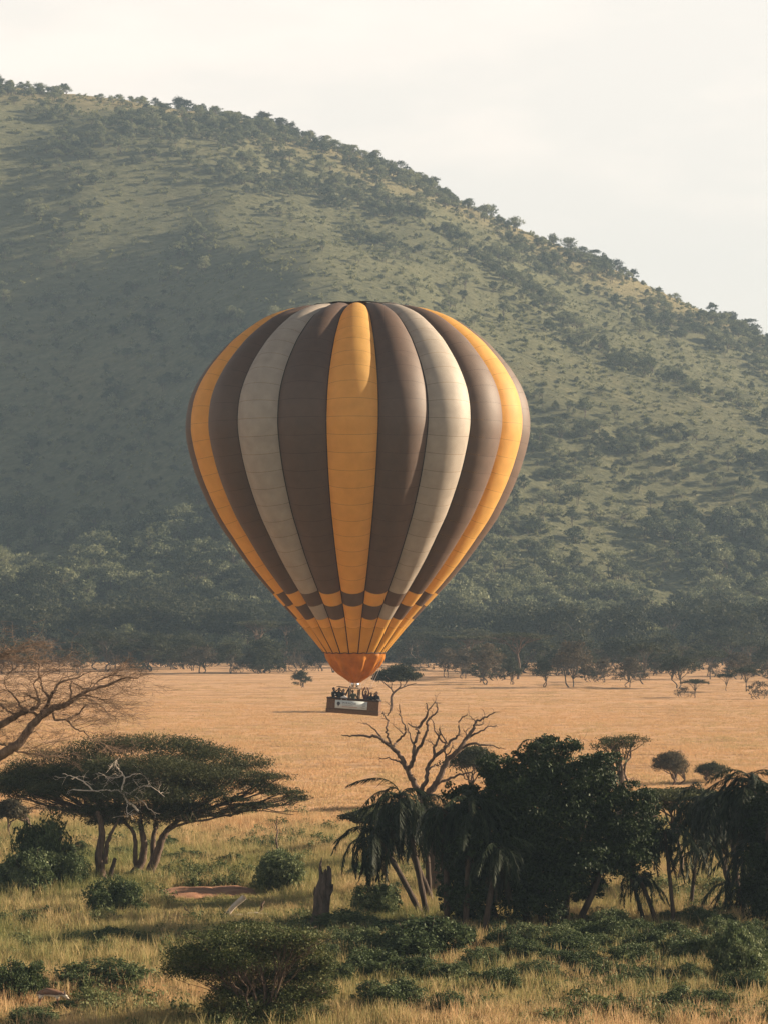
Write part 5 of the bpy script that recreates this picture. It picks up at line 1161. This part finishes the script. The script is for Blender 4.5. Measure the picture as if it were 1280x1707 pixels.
# passengers stand in the basket: photo column of the head, height, pose
def person(px, dy, head_z, pose, top, hatm, label, yaw=0.0, sc_=1.0):
    sc_ = 1.10 + (head_z - .10) / 1.8; head_z = .10
    lx = (px - 589) * S; B = 0.0
    v = [(0, 0, .95), (0, 0, 1.15), (0, .0, 1.38), (0, 0, 1.50), (0, -.01, 1.60), (0, -.01, 1.71), (.19, 0, 1.42), (-.19, 0, 1.42)]
    r = [(.15, .11), (.14, .105), (.17, .11), (.06, .06), (.085, .095), (.075, .09), .075, .075]
    e = [(0, 1), (1, 2), (2, 3), (3, 4), (4, 5), (2, 6), (2, 7)]
    arms = {'camera': (((.42, -.12, 1.36), (.14, -.30, 1.62)), ((-.42, -.12, 1.36), (-.14, -.30, 1.62))), 'raise_r': (((.30, -.1, 1.75), (.42, -.15, 2.02)), ((-.28, -.05, 1.15), (-.2, -.3, 1.18))),
            'raise_l': (((.28, -.05, 1.15), (.2, -.3, 1.18)), ((-.10, -.1, 1.72), (-.02, -.15, 2.02))), 'rest': (((.30, -.05, 1.15), (.22, -.32, 1.2)), ((-.30, -.05, 1.15), (-.22, -.32, 1.2))), 'up': (((.22, 0, 1.72), (.10, 0, 2.0)), ((-.22, 0, 1.72), (-.10, 0, 2.0)))}[pose]
    for s_, (el, ha) in zip((6, 7), arms):
        i = len(v); v += [el, ha]; r += [.055, .045]; e += [(s_, i), (i, i + 1)]
        hv = Vector(ha) - Vector(el); hv.normalize(); j = len(v); v.append(tuple(Vector(ha) + hv * .10)); r.append(.032); e.append((i + 1, j))
    for sx in (1, -1):
        i = len(v); v += [(sx * .10, 0, .88), (sx * .11, 0, .50), (sx * .11, 0, .08), (sx * .11, -.14, .04)]; r += [.095, .07, .05, .04]; e += [(0, i), (i, i + 1), (i + 1, i + 2), (i + 2, i + 3)]
    body = skin_body('body', v, e, r, top, 1)
    em = empty('person'); body.parent = em; em.rotation_euler = (0, R_(4), yaw); em.scale = (sc_ * 1.12, sc_ * 1.12, sc_)
    hd = MB(); u_ = np.linspace(0, np.pi, 8); w_ = np.linspace(0, 2 * np.pi, 12, endpoint=False)
    Vh = np.array([[.088 * math.sin(a) * math.cos(b), -.012 + .105 * math.sin(a) * math.sin(b), 1.665 + .125 * math.cos(a)] for a in u_ for b in w_]); i = np.arange(7)[:, None] * 12; j = np.arange(12)[None, :]
    hd.add(Vh, np.stack([i + j, i + 12 + j, i + 12 + (j + 1) % 12, i + (j + 1) % 12], -1).reshape(-1, 4)); ho = obj('head', hd.build('head', M_skin, True), em)
    nb = MB(); nb.tube(np.array([[0, -.11, 1.68], [0, -.135, 1.645]]), [.012, .02], 4); obj('nose', nb.build('nose', M_skin), ho)
    hh = MB(); Vh2 = Vh.copy(); c = np.array([0, .012, 1.685]); Vh2 = c + (Vh2 - np.array([0, -.012, 1.665])) * 1.1; sel = Vh2[:, 2] < 1.66; Vh2[sel, 2] = 1.66 + (Vh2[sel, 2] - 1.66) * .2; Vh2[sel, 1] = np.maximum(Vh2[sel, 1], 0.0)
    hh.add(Vh2, hd.F[0]); 
    if hatm is not None: hh.tube(np.array([[0, 0, 1.72], [0, 0, 1.735]]), [.19, .18], 14)
    obj('hat' if hatm is not None else 'hair', hh.build('hat', hatm or M_hair, True), em)
    off = BR @ Vector((lx, dy, 0.0)); em.location = Vector(BASKET) + Vector((off.x, off.y, off.z + head_z))
    tag(em, label, 'person'); return em
person(555.0, .1, .10, 'rest', M_drk, None, 'passenger in dark clothes at the left end of the basket, looking right', R_(60))
person(563.2, -.1, .10, 'camera', M_drk, None, 'passenger with elbows out holding a camera to the face, second from left')
person(570.0, .2, .02, 'raise_r', M_drk, None, 'passenger in dark clothes with one arm raised, third from left')
person(573.5, -.45, -.28, 'rest', M_wht, None, 'short passenger in a white top beside the one raising an arm', sc_=.98)
person(590.8, .0, .03, 'rest', M_olv, M_hat, 'balloon pilot in an olive jacket standing centrally under the burners', R_(180))
person(608.3, -.2, .04, 'up', M_mar, None, 'passenger right of the burners stretching both arms overhead')
person(617.6, -.25, -.08, 'rest', M_drk, M_hat, 'passenger in a brimmed hat just right of the one stretching', R_(20))
person(622.6, .25, -.14, 'rest', M_wht, None, 'small passenger with a white top between the two in hats', sc_=.98)
person(626.6, -.1, .02, 'rest', M_drk, M_hat, 'passenger with a cap at the far right end of the basket', R_(-30))
print('SCENE BUILT', len(bpy.data.objects))
